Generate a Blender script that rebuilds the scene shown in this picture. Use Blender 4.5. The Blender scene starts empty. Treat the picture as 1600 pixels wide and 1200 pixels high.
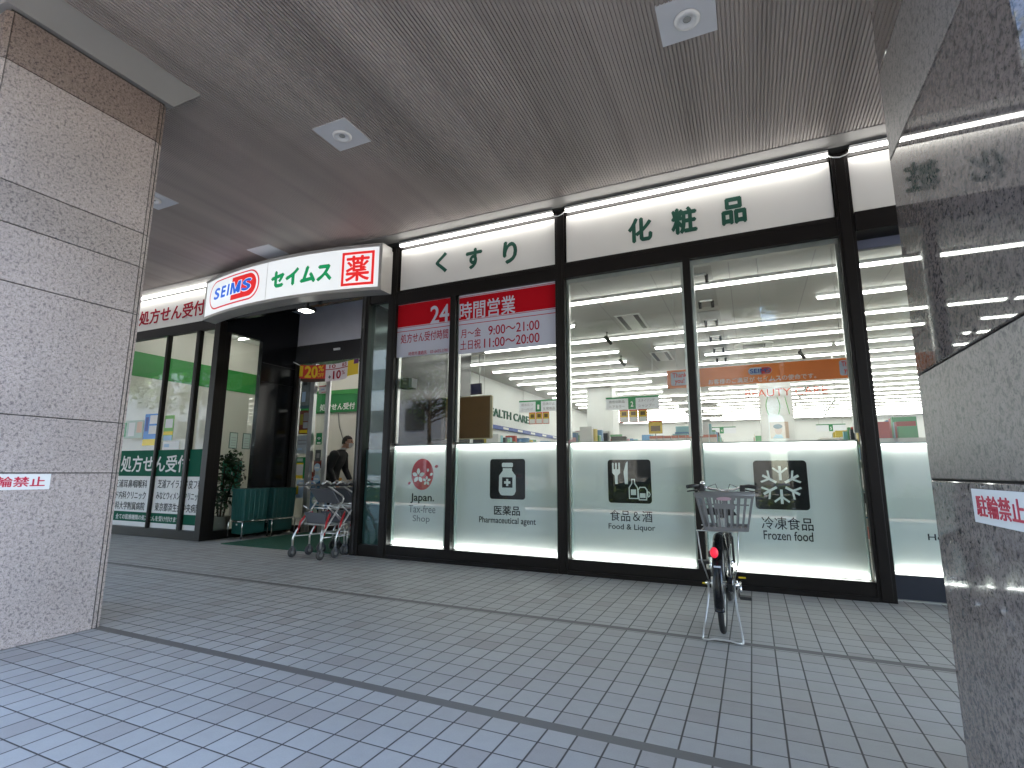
import bpy, bmesh, math, random
from mathutils import Vector, Matrix
random.seed(7)
R = math.radians
scene = bpy.context.scene
COL = scene.collection

# ------------------------------------------------------------------ camera, light, exposure
cam_d = bpy.data.cameras.new('camera')
cam = bpy.data.objects.new('camera', cam_d); COL.objects.link(cam); scene.camera = cam
cam_d.sensor_fit = 'HORIZONTAL'; cam_d.sensor_width = 36.0
cam_d.lens = 36.0 * 810.0 / 1600.0
cam_d.clip_start = 0.05; cam_d.clip_end = 600
YAW, PIT, ROL = R(24.5591), R(9.6311), R(0.2410)
fw = Vector((-math.sin(YAW) * math.cos(PIT), math.cos(YAW) * math.cos(PIT), math.sin(PIT)))
rt = Vector((math.cos(YAW), math.sin(YAW), 0)); up = rt.cross(fw)
r2 = rt * math.cos(ROL) + up * math.sin(ROL); u2 = -rt * math.sin(ROL) + up * math.cos(ROL)
m = Matrix((r2, u2, -fw)).transposed().to_4x4(); m.translation = (0, 0, 1.12)
cam.matrix_world = m

world = bpy.data.worlds.new('World'); scene.world = world; world.use_nodes = True
SUN_EL, SUN_AZ = R(52), R(62)          # azimuth measured from +y towards +x
wn = world.node_tree.nodes; wl = world.node_tree.links
sky = wn.new('ShaderNodeTexSky'); sky.sky_type = 'NISHITA'; sky.sun_disc = False
sky.sun_elevation = SUN_EL; sky.sun_rotation = SUN_AZ
sky.air_density = 1.0; sky.dust_density = 1.0; sky.ozone_density = 1.0
bg = [n for n in wn if n.type == 'BACKGROUND'][0]
wl.new(sky.outputs[0], bg.inputs[0]); bg.inputs[1].default_value = 0.15
sun_d = bpy.data.lights.new('sun', 'SUN'); sun_d.energy = 3.0; sun_d.angle = R(0.5); sun_d.color = (1, .95, .87)
sun = bpy.data.objects.new('sun', sun_d); COL.objects.link(sun)
sd = Vector((math.sin(SUN_AZ) * math.cos(SUN_EL), math.cos(SUN_AZ) * math.cos(SUN_EL), math.sin(SUN_EL)))
sun.rotation_euler = sd.to_track_quat('Z', 'Y').to_euler(); sun.location = (20, 10, 30)
scene.view_settings.view_transform = 'Standard'; scene.view_settings.look = 'None'
scene.view_settings.exposure = 3.7; scene.view_settings.gamma = 1
cy = scene.cycles
cy.max_bounces = 9; cy.diffuse_bounces = 4; cy.glossy_bounces = 4; cy.transparent_max_bounces = 20
cy.transmission_bounces = 4; cy.caustics_reflective = False; cy.caustics_refractive = False
cy.use_denoising = True; cy.sample_clamp_indirect = 6.0
LED = 1.35          # strength of the lit tubes

# ------------------------------------------------------------------ materials
MATS = {}
def mat(name, col, rough=.6, metal=0., spec=.5, var=0., vscale=6., bump=0., bscale=40., coat=0., emit=0.):
    if name in MATS: return MATS[name]
    m = bpy.data.materials.new(name); m.use_nodes = True; nt = m.node_tree
    b = nt.nodes['Principled BSDF']
    b.inputs['Base Color'].default_value = (*col, 1); b.inputs['Roughness'].default_value = rough
    b.inputs['Metallic'].default_value = metal; b.inputs['Specular IOR Level'].default_value = spec
    b.inputs['Coat Weight'].default_value = coat
    if emit:
        b.inputs['Emission Color'].default_value = (*col, 1); b.inputs['Emission Strength'].default_value = emit
    if var or bump:
        tc = nt.nodes.new('ShaderNodeTexCoord')
    if var:
        n = nt.nodes.new('ShaderNodeTexNoise'); n.inputs['Scale'].default_value = vscale; n.inputs['Detail'].default_value = 5
        nt.links.new(tc.outputs['Object'], n.inputs['Vector'])
        mp = nt.nodes.new('ShaderNodeMapRange'); mp.inputs[1].default_value = .3; mp.inputs[2].default_value = .7
        mp.inputs[3].default_value = 1 - var; mp.inputs[4].default_value = 1 + var
        nt.links.new(n.outputs[0], mp.inputs[0])
        mx = nt.nodes.new('ShaderNodeVectorMath'); mx.operation = 'SCALE'; mx.inputs[0].default_value = col
        nt.links.new(mp.outputs[0], mx.inputs['Scale']); nt.links.new(mx.outputs[0], b.inputs['Base Color'])
        rr = nt.nodes.new('ShaderNodeMapRange'); rr.inputs[3].default_value = max(.02, rough - .12 * (var > .05)); rr.inputs[4].default_value = min(1, rough + .1 * (var > .05))
        nt.links.new(n.outputs[0], rr.inputs[0]); nt.links.new(rr.outputs[0], b.inputs['Roughness'])
    if bump:
        n2 = nt.nodes.new('ShaderNodeTexNoise'); n2.inputs['Scale'].default_value = bscale; n2.inputs['Detail'].default_value = 4
        nt.links.new(tc.outputs['Object'], n2.inputs['Vector'])
        bp = nt.nodes.new('ShaderNodeBump'); bp.inputs['Strength'].default_value = bump; bp.inputs['Distance'].default_value = .01
        nt.links.new(n2.outputs[0], bp.inputs['Height']); nt.links.new(bp.outputs[0], b.inputs['Normal'])
    MATS[name] = m; return m

def emis(name, col, s):
    if name in MATS: return MATS[name]
    m = bpy.data.materials.new(name); m.use_nodes = True; nt = m.node_tree
    for n in list(nt.nodes): nt.nodes.remove(n)
    e = nt.nodes.new('ShaderNodeEmission'); e.inputs[0].default_value = (*col, 1); e.inputs[1].default_value = s
    o = nt.nodes.new('ShaderNodeOutputMaterial'); nt.links.new(e.outputs[0], o.inputs[0])
    MATS[name] = m; return m

def lit(name, col, s):
    m = mat(name, col, .4); b = m.node_tree.nodes['Principled BSDF']
    b.inputs['Emission Color'].default_value = (*col, 1); b.inputs['Emission Strength'].default_value = s
    return m

def glass(name, tint=(.93, .96, .95), base=.03):
    if name in MATS: return MATS[name]
    m = bpy.data.materials.new(name); m.use_nodes = True; nt = m.node_tree
    for n in list(nt.nodes): nt.nodes.remove(n)
    t = nt.nodes.new('ShaderNodeBsdfTransparent'); t.inputs[0].default_value = (*tint, 1)
    g = nt.nodes.new('ShaderNodeBsdfGlossy'); g.inputs['Roughness'].default_value = 0.0
    lw = nt.nodes.new('ShaderNodeLayerWeight'); lw.inputs[0].default_value = .5
    pw = nt.nodes.new('ShaderNodeMath'); pw.operation = 'POWER'; pw.inputs[1].default_value = 5
    nt.links.new(lw.outputs['Facing'], pw.inputs[0])
    ma = nt.nodes.new('ShaderNodeMath'); ma.operation = 'MULTIPLY_ADD'; ma.inputs[1].default_value = 1 - base; ma.inputs[2].default_value = base
    nt.links.new(pw.outputs[0], ma.inputs[0])
    mx = nt.nodes.new('ShaderNodeMixShader'); nt.links.new(ma.outputs[0], mx.inputs[0])
    nt.links.new(t.outputs[0], mx.inputs[1]); nt.links.new(g.outputs[0], mx.inputs[2])
    o = nt.nodes.new('ShaderNodeOutputMaterial'); nt.links.new(mx.outputs[0], o.inputs[0])
    MATS[name] = m; return m

def N(nt, t, **kw):
    n = nt.nodes.new('ShaderNode' + t)
    for k, v in kw.items(): setattr(n, k, v)
    return n
def math_n(nt, op, a, b=None, c=None):
    n = N(nt, 'Math', operation=op)
    for i, v in enumerate((a, b, c)):
        if v is None: continue
        if isinstance(v, (int, float)): n.inputs[i].default_value = v
        else: nt.links.new(v, n.inputs[i])
    return n.outputs[0]

def tile_material():
    # pavement: square pale tiles, dark joints, two darker bands of plain stone
    m = bpy.data.materials.new('paving_tiles'); m.use_nodes = True; nt = m.node_tree; L = nt.links
    b = nt.nodes['Principled BSDF']
    g = N(nt, 'NewGeometry'); s = N(nt, 'SeparateXYZ'); L.new(g.outputs['Position'], s.inputs[0])
    X, Y = s.outputs[0], s.outputs[1]
    DX, DY = .1364, .1555
    u = math_n(nt, 'DIVIDE', math_n(nt, 'ADD', X, .0765), DX)
    v = math_n(nt, 'DIVIDE', math_n(nt, 'SUBTRACT', Y, 2.387), DY)
    def joint(c, w):
        f = math_n(nt, 'FRACT', c); d = math_n(nt, 'MINIMUM', f, math_n(nt, 'SUBTRACT', 1., f))
        mr = N(nt, 'MapRange'); mr.interpolation_type = 'SMOOTHSTEP'
        mr.inputs[1].default_value = w * .6; mr.inputs[2].default_value = w * 1.25; mr.inputs[3].default_value = 1; mr.inputs[4].default_value = 0
        L.new(d, mr.inputs[0]); return mr.outputs[0]
    jn = math_n(nt, 'MAXIMUM', joint(u, .031), joint(v, .024))
    def band(y0, y1):
        return math_n(nt, 'MULTIPLY', math_n(nt, 'GREATER_THAN', Y, y0), math_n(nt, 'LESS_THAN', Y, y1))
    bd = math_n(nt, 'MAXIMUM', band(2.353, 2.421), band(3.962, 4.030))
    wn_ = N(nt, 'TexWhiteNoise'); cv = N(nt, 'CombineXYZ')
    L.new(math_n(nt, 'FLOOR', u), cv.inputs[0]); L.new(math_n(nt, 'FLOOR', v), cv.inputs[1]); L.new(cv.outputs[0], wn_.inputs['Vector'])
    ramp = N(nt, 'ValToRGB'); e = ramp.color_ramp.elements
    e[0].position = 0; e[0].color = (.30, .285, .275, 1); e[1].position = 1; e[1].color = (.365, .365, .36, 1)
    for p, c in ((.10, (.32, .31, .30, 1)), (.28, (.338, .334, .326, 1)), (.8, (.354, .35, .342, 1))):
        k = ramp.color_ramp.elements.new(p); k.color = c
    L.new(wn_.outputs['Value'], ramp.inputs[0])
    n1 = N(nt, 'TexNoise'); n1.inputs['Scale'].default_value = 140; n1.inputs['Detail'].default_value = 4; L.new(g.outputs['Position'], n1.inputs['Vector'])
    n2 = N(nt, 'TexNoise'); n2.inputs['Scale'].default_value = 1.3; n2.inputs['Detail'].default_value = 6; L.new(g.outputs['Position'], n2.inputs['Vector'])
    n3 = N(nt, 'TexNoise'); n3.inputs['Scale'].default_value = 17; n3.inputs['Detail'].default_value = 5; L.new(g.outputs['Position'], n3.inputs['Vector'])
    f = math_n(nt, 'ADD', math_n(nt, 'MULTIPLY', n1.outputs[0], .22), math_n(nt, 'ADD', math_n(nt, 'MULTIPLY', n2.outputs[0], .3), math_n(nt, 'MULTIPLY', n3.outputs[0], .16)))
    f = math_n(nt, 'ADD', f, .66)
    sc = N(nt, 'VectorMath', operation='SCALE'); L.new(ramp.outputs[0], sc.inputs[0]); L.new(f, sc.inputs['Scale'])
    mx = N(nt, 'Mix', data_type='RGBA'); L.new(jn, mx.inputs[0]); L.new(sc.outputs[0], mx.inputs[6]); mx.inputs[7].default_value = (.036, .033, .032, 1)
    bs = N(nt, 'VectorMath', operation='SCALE'); bs.inputs[0].default_value = (.115, .11, .107); L.new(f, bs.inputs['Scale'])
    mx2 = N(nt, 'Mix', data_type='RGBA'); L.new(bd, mx2.inputs[0]); L.new(mx.outputs[2], mx2.inputs[6]); L.new(bs.outputs[0], mx2.inputs[7])
    L.new(mx2.outputs[2], b.inputs['Base Color'])
    ro = N(nt, 'MapRange'); L.new(n2.outputs[0], ro.inputs[0]); ro.inputs[3].default_value = .42; ro.inputs[4].default_value = .72; L.new(ro.outputs[0], b.inputs['Roughness'])
    b.inputs['Specular IOR Level'].default_value = .4
    h = math_n(nt, 'SUBTRACT', math_n(nt, 'MULTIPLY', n1.outputs[0], .12), math_n(nt, 'MULTIPLY', jn, math_n(nt, 'SUBTRACT', 1., bd)))
    bp = N(nt, 'Bump'); bp.inputs['Strength'].default_value = .5; bp.inputs['Distance'].default_value = .004
    L.new(h, bp.inputs['Height']); L.new(bp.outputs[0], b.inputs['Normal'])
    return m

def granite(name, base, rough, contrast=1., bump=0., gs=1.):
    m = bpy.data.materials.new(name); m.use_nodes = True; nt = m.node_tree; L = nt.links
    b = nt.nodes['Principled BSDF']; g = N(nt, 'NewGeometry')
    def noise(s, d=3, dist=0.):
        n = N(nt, 'TexNoise'); n.inputs['Scale'].default_value = s * gs; n.inputs['Detail'].default_value = d; n.inputs['Distortion'].default_value = dist
        L.new(g.outputs['Position'], n.inputs['Vector']); return n.outputs[0]
    v = N(nt, 'TexVoronoi'); v.inputs['Scale'].default_value = 95; L.new(g.outputs['Position'], v.inputs['Vector'])
    rp = N(nt, 'ValToRGB'); L.new(noise(78, 4, .5), rp.inputs[0]); e = rp.color_ramp.elements
    d = [c * (1 - .62 * contrast) for c in base]; li = [min(1, c * (1 + .30 * contrast)) for c in base]
    e[0].position = .33; e[0].color = (d[0], d[1], d[2] * 1.06, 1); e[1].position = .72; e[1].color = (*li, 1)
    k = e.new(.47); k.color = (*base, 1)
    r2_ = N(nt, 'ValToRGB'); L.new(noise(230, 2), r2_.inputs[0]); e = r2_.color_ramp.elements
    e[0].position = .33; e[0].color = (.35, .35, .37, 1); e[1].position = .43; e[1].color = (1, 1, 1, 1)
    k = e.new(.74); k.color = (1.25, 1.2, 1.18, 1)
    r3 = N(nt, 'ValToRGB'); L.new(noise(120, 3, .8), r3.inputs[0]); e = r3.color_ramp.elements
    e[0].position = .30; e[0].color = (.2, .2, .21, 1); e[1].position = .37; e[1].color = (1, 1, 1, 1)
    mx = N(nt, 'Mix', data_type='RGBA', blend_type='MULTIPLY'); mx.inputs[0].default_value = .8; L.new(rp.outputs[0], mx.inputs[6]); L.new(r2_.outputs[0], mx.inputs[7])
    mx2 = N(nt, 'Mix', data_type='RGBA', blend_type='MULTIPLY'); mx2.inputs[0].default_value = .85 * contrast; L.new(mx.outputs[2], mx2.inputs[6]); L.new(r3.outputs[0], mx2.inputs[7])
    big = N(nt, 'MapRange'); L.new(noise(2.2, 3), big.inputs[0]); big.inputs[1].default_value = .3; big.inputs[2].default_value = .7; big.inputs[3].default_value = .88; big.inputs[4].default_value = 1.1
    sc = N(nt, 'VectorMath', operation='SCALE'); L.new(mx2.outputs[2], sc.inputs[0]); L.new(big.outputs[0], sc.inputs['Scale'])
    L.new(sc.outputs[0], b.inputs['Base Color']); b.inputs['Roughness'].default_value = rough; b.inputs['Specular IOR Level'].default_value = .5
    if bump:
        bp = N(nt, 'Bump'); bp.inputs['Strength'].default_value = bump; bp.inputs['Distance'].default_value = .004
        L.new(noise(150, 4), bp.inputs['Height']); L.new(bp.outputs[0], b.inputs['Normal'])
    return m

def island_colours(name, cols, rough=.45):
    m = bpy.data.materials.new(name); m.use_nodes = True; nt = m.node_tree
    b = nt.nodes['Principled BSDF']; g = N(nt, 'NewGeometry'); rp = N(nt, 'ValToRGB'); rp.color_ramp.interpolation = 'CONSTANT'
    el = rp.color_ramp.elements
    for i, c in enumerate(cols):
        if i < 2: k = el[i]; k.position = i / len(cols)
        else: k = el.new(i / len(cols))
        k.color = (*c, 1)
    nt.links.new(g.outputs['Random Per Island'], rp.inputs[0]); nt.links.new(rp.outputs[0], b.inputs['Base Color'])
    b.inputs['Roughness'].default_value = rough
    return m

BLACK = mat('bronze_black_frame', (.0065, .005, .0045), .42, 0., .22, var=.04, vscale=3)
BLACK2 = mat('black_cladding', (.007, .0075, .009), .2, 0., .3)
PLASTIC_BLACK = mat('black_plastic', (.012, .012, .013), .45)
RUBBER = mat('tyre_rubber', (.014, .014, .015), .75, var=.2, vscale=30)
STEEL = mat('brushed_steel', (.52, .52, .52), .42, 1., var=.06, vscale=8)
CHROME = mat('chrome', (.72, .72, .72), .13, 1.)
ALU = mat('aluminium', (.46, .46, .45), .38, .9, var=.06, vscale=5)
WHITE = mat('white_plastic', (.78, .78, .77), .45)
WHITEP = mat('white_paint', (.72, .72, .70), .6, var=.03, vscale=2)
PAPER = mat('paper_white', (.72, .72, .71), .85, spec=.1)
FASCIA = mat('fascia_white', (.66, .65, .62), .5, var=.02, vscale=2)
GREYPANEL = mat('pale_grey_panel', (.66, .66, .70), .45, .2, var=.05, vscale=3)
DARKPANEL = mat('dark_grey_gloss_panel', (.075, .072, .075), .18, .4)
G_DARK = mat('deep_green_lettering', (.0, .062, .038), .5)
G_SIGN = mat('sign_green', (.006, .21, .065), .45)
G_DECAL = mat('decal_green', (.010, .095, .058), .85, spec=.15)
G_WALL = mat('wall_band_green', (.025, .25, .045), .5)
RED = mat('sign_red', (.55, .012, .018), .4)
REDB = mat('banner_red', (.42, .005, .012), .85, spec=.1)
REDT = mat('crimson_lettering', (.33, .012, .03), .8, spec=.1)
BLUE = mat('logo_blue', (.01, .10, .52), .4)
INK = mat('ink_black', (.008, .010, .011), .7, spec=.2)
INK_GREY = mat('ink_grey', (.13, .14, .14), .5)
BANNERW = mat('banner_pale', (.48, .49, .57), .8, spec=.1)
YELLOW = mat('poster_yellow', (.75, .55, .02), .5)
ORANGE = mat('banner_orange', (.85, .20, .035), .45, var=.05, vscale=4)
BLUEP = mat('poster_blue', (.04, .2, .55), .5)
BROWN = mat('brown_board', (.13, .068, .022), .6, var=.1, vscale=6)
GREYPL = mat('grey_plastic', (.10, .105, .12), .5)
BASKET = mat('basket_grey_plastic', (.155, .152, .150), .5)
TEAL = mat('teal_plastic', (.008, .085, .08), .42, var=.08, vscale=5)
MATGREEN = mat('green_entrance_mat', (.006, .075, .042), .9, var=.12, vscale=60, bump=.6, bscale=400)
SKIN = mat('skin', (.50, .29, .20), .5)
HAIR = mat('hair', (.012, .010, .009), .55)
SUIT = mat('dark_suit', (.006, .0065, .008), .7, var=.1, vscale=20)
GLASS = glass('window_glass')
GLASS2 = glass('door_glass', (.90, .93, .92), .035)
TUBE = emis('lit_tube', (1, .98, .92), LED)
TUBE_PH = emis('lit_pharmacy_tube', (1, .97, .9), 2.2)
TUBE_OUT = emis('lit_fascia_tube', (1, .98, .93), 1.6)
TUBE_PANEL = emis('lit_panel_edge', (1, 1, .96), 1.9)
PAVE = tile_material()
GR_POL = granite('polished_granite', (.330, .285, .268), .30, .85, 0, .72)
GR_BROWN = granite('brown_polished_granite', (.235, .185, .162), .25, .8, 0, .72)
GR_DARK = granite('dark_polished_granite', (.145, .120, .108), .025, .85, 0, .62)
GR_LOW = granite('lower_polished_granite', (.215, .182, .166), .05, .95, 0, .62)
GR_HONED = granite('honed_granite', (.170, .146, .135), .45, .9, 0, .66)
GR_ROUGH = granite('flamed_granite', (.355, .303, .286), .62, .75, .4, .70)
GROUT = mat('dark_joint', (.03, .027, .025), .8)

# ------------------------------------------------------------------ mesh helpers
class MB:
    def __init__(s): s.bm = bmesh.new()
    def box(s, x0, x1, y0, y1, z0, z1, bev=0.):
        if x0 > x1: x0, x1 = x1, x0
        if y0 > y1: y0, y1 = y1, y0
        if z0 > z1: z0, z1 = z1, z0
        vs = [s.bm.verts.new(p) for p in ((x0, y0, z0), (x1, y0, z0), (x1, y1, z0), (x0, y1, z0), (x0, y0, z1), (x1, y0, z1), (x1, y1, z1), (x0, y1, z1))]
        fs = [s.bm.faces.new([vs[i] for i in f]) for f in ((3, 2, 1, 0), (4, 5, 6, 7), (0, 1, 5, 4), (1, 2, 6, 5), (2, 3, 7, 6), (3, 0, 4, 7))]
        if bev:
            es = list({e for f in fs for e in f.edges})
            bmesh.ops.bevel(s.bm, geom=es, offset=bev, segments=2, affect='EDGES', profile=.5)
        return s
    def hexa(s, bottom, top):
        a = [s.bm.verts.new(p) for p in bottom]; b = [s.bm.verts.new(p) for p in top]; n = len(a)
        s.bm.faces.new(a[::-1]); s.bm.faces.new(b)
        for i in range(n): s.bm.faces.new((a[i], a[(i + 1) % n], b[(i + 1) % n], b[i]))
        return s
    def quad(s, *ps):
        s.bm.faces.new([s.bm.verts.new(p) for p in ps]); return s
    def poly(s, pts, y0, y1):
        """outline in x,z extruded between y0 and y1"""
        return s.hexa([(x, y0, z) for x, z in pts], [(x, y1, z) for x, z in pts])
    def tube(s, pts, r, seg=8, closed=False, smooth=True):
        pts = [Vector(p) for p in pts]; n = len(pts); rs = r if isinstance(r, (list, tuple)) else [r] * n
        rings = []; prev = None
        for i, p in enumerate(pts):
            if closed: t = (pts[(i + 1) % n] - pts[i - 1])
            else: t = (pts[min(i + 1, n - 1)] - pts[max(i - 1, 0)])
            t.normalize()
            if prev is None:
                a = Vector((0, 0, 1)) if abs(t.z) < .9 else Vector((1, 0, 0))
                prev = t.cross(a).normalized()
            else:
                prev = (prev - t * prev.dot(t))
                prev = prev.normalized() if prev.length > 1e-6 else t.orthogonal().normalized()
            w = t.cross(prev)
            rings.append([s.bm.verts.new(p + (prev * math.cos(2 * math.pi * k / seg) + w * math.sin(2 * math.pi * k / seg)) * rs[i]) for k in range(seg)])
        for i in range(n if closed else n - 1):
            a, b = rings[i], rings[(i + 1) % n]
            for k in range(seg):
                f = s.bm.faces.new((a[k], a[(k + 1) % seg], b[(k + 1) % seg], b[k])); f.smooth = smooth
        if not closed:
            s.bm.faces.new(rings[0][::-1]); s.bm.faces.new(rings[-1])
        return s
    def cyl(s, p0, p1, r, seg=20): return s.tube([p0, p1], r, seg)
    def lathe(s, prof, centre, axis='z', seg=32):
        rings = []
        for r, h in prof:
            ring = []
            for k in range(seg):
                a = 2 * math.pi * k / seg; c, d = r * math.cos(a), r * math.sin(a)
                v = {'z': (c, d, h), 'x': (h, c, d), 'y': (d, h, c)}[axis]
                ring.append(s.bm.verts.new(Vector(v) + Vector(centre)))
            rings.append(ring)
        for a, b in zip(rings, rings[1:]):
            for k in range(seg):
                f = s.bm.faces.new((a[k], a[(k + 1) % seg], b[(k + 1) % seg], b[k])); f.smooth = True
        s.bm.faces.new(rings[0][::-1]); s.bm.faces.new(rings[-1])
        return s
    def sphere(s, c, r, sx=1, sy=1, sz=1, u=16, v=12):
        g = bmesh.ops.create_uvsphere(s.bm, u_segments=u, v_segments=v, radius=r)
        for q in g['verts']: q.co = Vector((q.co.x * sx, q.co.y * sy, q.co.z * sz)) + Vector(c)
        for q in g['verts']:
            for f in q.link_faces: f.smooth = True
        return s
    def build(s, name, material, parent=None, keep=False):
        off = Vector((0, 0, 0))
        if parent is not None and not keep:
            r = parent
            while r.parent: r = r.parent
            off = r.location.copy()
        bmesh.ops.recalc_face_normals(s.bm, faces=s.bm.faces)
        me = bpy.data.meshes.new(name)
        if off.length: bmesh.ops.translate(s.bm, verts=s.bm.verts, vec=-off)
        s.bm.to_mesh(me); s.bm.free()
        me.materials.append(material)
        o = bpy.data.objects.new(name, me); COL.objects.link(o)
        if parent is not None: o.parent = parent
        return o

def tag(o, label=None, cat=None, group=None, kind=None):
    if label: o['label'] = label
    if cat: o['category'] = cat
    if group: o['group'] = group
    if kind: o['kind'] = kind
    return o
def thing(name, loc, label, cat, group=None):
    o = bpy.data.objects.new(name, None); COL.objects.link(o); o.location = loc; o.empty_display_size = .1
    return tag(o, label, cat, group)
def copy_tree(o, parent=None):
    c = o.copy(); COL.objects.link(c)
    if parent is not None: c.parent = parent
    for ch in list(o.children): copy_tree(ch, c)
    return c
def structure(name, mb, m): return tag(mb.build(name, m), kind='structure')

FRONT = lambda x, z, d, y: (x, y - d, z)
def text(s, box, y, m, parent, off=.012, name='lettering', depth=.0015, mapf=None, shear=0., keep=False, space=1., fit=True, line=None, heavy=0.):
    """lettering facing -y stretched into box (x0, x1, z0, z1)"""
    if off > .003 and not heavy: heavy = off * .8; off = 0.
    c = bpy.data.curves.new(name, 'FONT'); c.body = s; c.offset = off; c.resolution_u = 4; c.space_character = space; c.shear = shear
    if line: c.space_line = line; c.align_x = 'CENTER'
    o = bpy.data.objects.new(name, c); COL.objects.link(o)
    bpy.context.view_layer.update()
    dg = bpy.context.evaluated_depsgraph_get()
    me = bpy.data.meshes.new_from_object(o.evaluated_get(dg))
    bpy.data.objects.remove(o); bpy.data.curves.remove(c)
    xs = [v.co.x for v in me.vertices]; ys = [v.co.y for v in me.vertices]
    ax, bx, ay, by = min(xs), max(xs), min(ys), max(ys)
    x0, x1, z0, z1 = box
    sx = (x1 - x0) / (bx - ax); sz = (z1 - z0) / (by - ay)
    bm = bmesh.new(); bm.from_mesh(me); bpy.data.meshes.remove(me)
    if heavy:
        src = bm.copy(); k = 0
        for dx, dy in ((heavy, 0), (-heavy, 0), (0, heavy), (0, -heavy)):
            k += 1; mp_ = {}
            for v in src.verts: mp_[v] = bm.verts.new((v.co.x + dx, v.co.y + dy, k * .12))
            for f in src.faces: bm.faces.new([mp_[v] for v in f.verts])
        src.free(); ax -= heavy; bx += heavy; ay -= heavy; by += heavy
        sx = (x1 - x0) / (bx - ax); sz = (z1 - z0) / (by - ay)
    flat = list(bm.faces)
    r = bmesh.ops.extrude_face_region(bm, geom=flat)
    for g in r['geom']:
        if isinstance(g, bmesh.types.BMVert): g.co.z += 1
    mapf = mapf or (lambda u, v, d: (u, y - d, v))
    off_v = Vector((0, 0, 0))
    if parent is not None and not keep:
        q = parent
        while q.parent: q = q.parent
        off_v = q.location
    for v in bm.verts:
        u, w = x0 + (v.co.x - ax) * sx, z0 + (v.co.y - ay) * sz
        v.co = Vector(mapf(u, w, depth * (1 + v.co.z - 1) if v.co.z > .9 else 0)) - off_v
    bmesh.ops.recalc_face_normals(bm, faces=bm.faces)
    me = bpy.data.meshes.new(name); bm.to_mesh(me); bm.free(); me.materials.append(m)
    ob = bpy.data.objects.new(name, me); COL.objects.link(ob)
    if parent is not None: ob.parent = parent
    return ob

def round_rect(x0, x1, z0, z1, r, n=6):
    pts = []
    for cx, cz, a0 in ((x1 - r, z1 - r, 0), (x0 + r, z1 - r, 90), (x0 + r, z0 + r, 180), (x1 - r, z0 + r, 270)):
        for k in range(n + 1):
            a = R(a0 + 90 * k / n); pts.append((cx + r * math.cos(a), cz + r * math.sin(a)))
    return pts
def ellipse(cx, cz, rx, rz, n=32, rot=0.):
    return [(cx + rx * math.cos(2 * math.pi * k / n) * math.cos(rot) - rz * math.sin(2 * math.pi * k / n) * math.sin(rot),
             cz + rx * math.cos(2 * math.pi * k / n) * math.sin(rot) + rz * math.sin(2 * math.pi * k / n) * math.cos(rot)) for k in range(n)]

YF = 5.768       # plane of the shop windows
ZC = 4.38        # arcade ceiling
EDGE = 0.95      # outer edge of the arcade roof, out of view, placed to let skylight in

# ================================================================== SETTING
structure('pavement', MB().quad((-40, -3.6, 0), (30, -3.6, 0), (30, 7.45, 0), (-40, 7.45, 0)), PAVE)
KERBST = mat('pinkish_kerb_stone', (.36, .27, .25), .7, var=.1, vscale=4, bump=.3)
structure('kerb_strip', MB().box(-40, 30, -4.25, -3.6, -.12, .004), KERBST)
ASPH = mat('asphalt', (.05, .05, .052), .85, var=.2, vscale=2, bump=.6, bscale=120)
structure('road', MB().quad((-60, -60, -.12), (50, -60, -.12), (50, -4.25, -.12), (-60, -4.25, -.12)), ASPH)
structure('road_marking', MB().box(-60, 50, -9.6, -9.45, -.117, -.114), mat('road_paint', (.7, .7, .68), .7, var=.1, vscale=9))
structure('far_pavement', MB().box(-60, 50, -19, -13.2, -.12, .03), mat('far_paving', (.34, .32, .30), .8, var=.1, vscale=3))

# ribbed metal ceiling of the arcade, ribs running towards the shop
def ribbed_ceiling():
    m = bpy.data.materials.new('ribbed_ceiling_metal'); m.use_nodes = True; nt = m.node_tree; L = nt.links
    b = nt.nodes['Principled BSDF']; g = N(nt, 'NewGeometry')
    mp = N(nt, 'Mapping'); mp.inputs['Scale'].default_value = (1.5, .12, 1); L.new(g.outputs['Position'], mp.inputs[0])
    n = N(nt, 'TexNoise'); n.inputs['Scale'].default_value = 1.4; n.inputs['Detail'].default_value = 5; L.new(mp.outputs[0], n.inputs['Vector'])
    r = N(nt, 'MapRange'); r.inputs[1].default_value = .3; r.inputs[2].default_value = .7; r.inputs[3].default_value = .80; r.inputs[4].default_value = 1.15; L.new(n.outputs[0], r.inputs[0])
    sp = N(nt, 'SeparateXYZ'); L.new(g.outputs['Position'], sp.inputs[0])
    fr = math_n(nt, 'FRACT', math_n(nt, 'DIVIDE', sp.outputs[0], .62)); dd = math_n(nt, 'ABSOLUTE', math_n(nt, 'SUBTRACT', fr, .5))
    se = N(nt, 'MapRange'); se.interpolation_type = 'SMOOTHSTEP'; L.new(dd, se.inputs[0]); se.inputs[1].default_value = 0; se.inputs[2].default_value = .14; se.inputs[3].default_value = .91; se.inputs[4].default_value = 1
    s = N(nt, 'VectorMath', operation='SCALE'); s.inputs[0].default_value = (.375, .325, .295); L.new(math_n(nt, 'MULTIPLY', r.outputs[0], se.outputs[0]), s.inputs['Scale'])
    L.new(s.outputs[0], b.inputs['Base Color']); b.inputs['Roughness'].default_value = .5; b.inputs['Metallic'].default_value = .0
    P = .03; bm = bmesh.new(); prof = []
    x = -34.
    while x < 14:
        prof += [(x, 0), (x + .019, 0), (x + .021, .009), (x + .028, .009)]; x += P
    a = [bm.verts.new((px, EDGE, ZC + h)) for px, h in prof]; c = [bm.verts.new((px, 5.47, ZC + h)) for px, h in prof]
    for i in range(len(prof) - 1): bm.faces.new((a[i], c[i], c[i + 1], a[i + 1]))
    mb = MB(); mb.bm.free(); mb.bm = bm
    return mb, m
mb, RIB = ribbed_ceiling()
structure('ceiling', mb, RIB)
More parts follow.
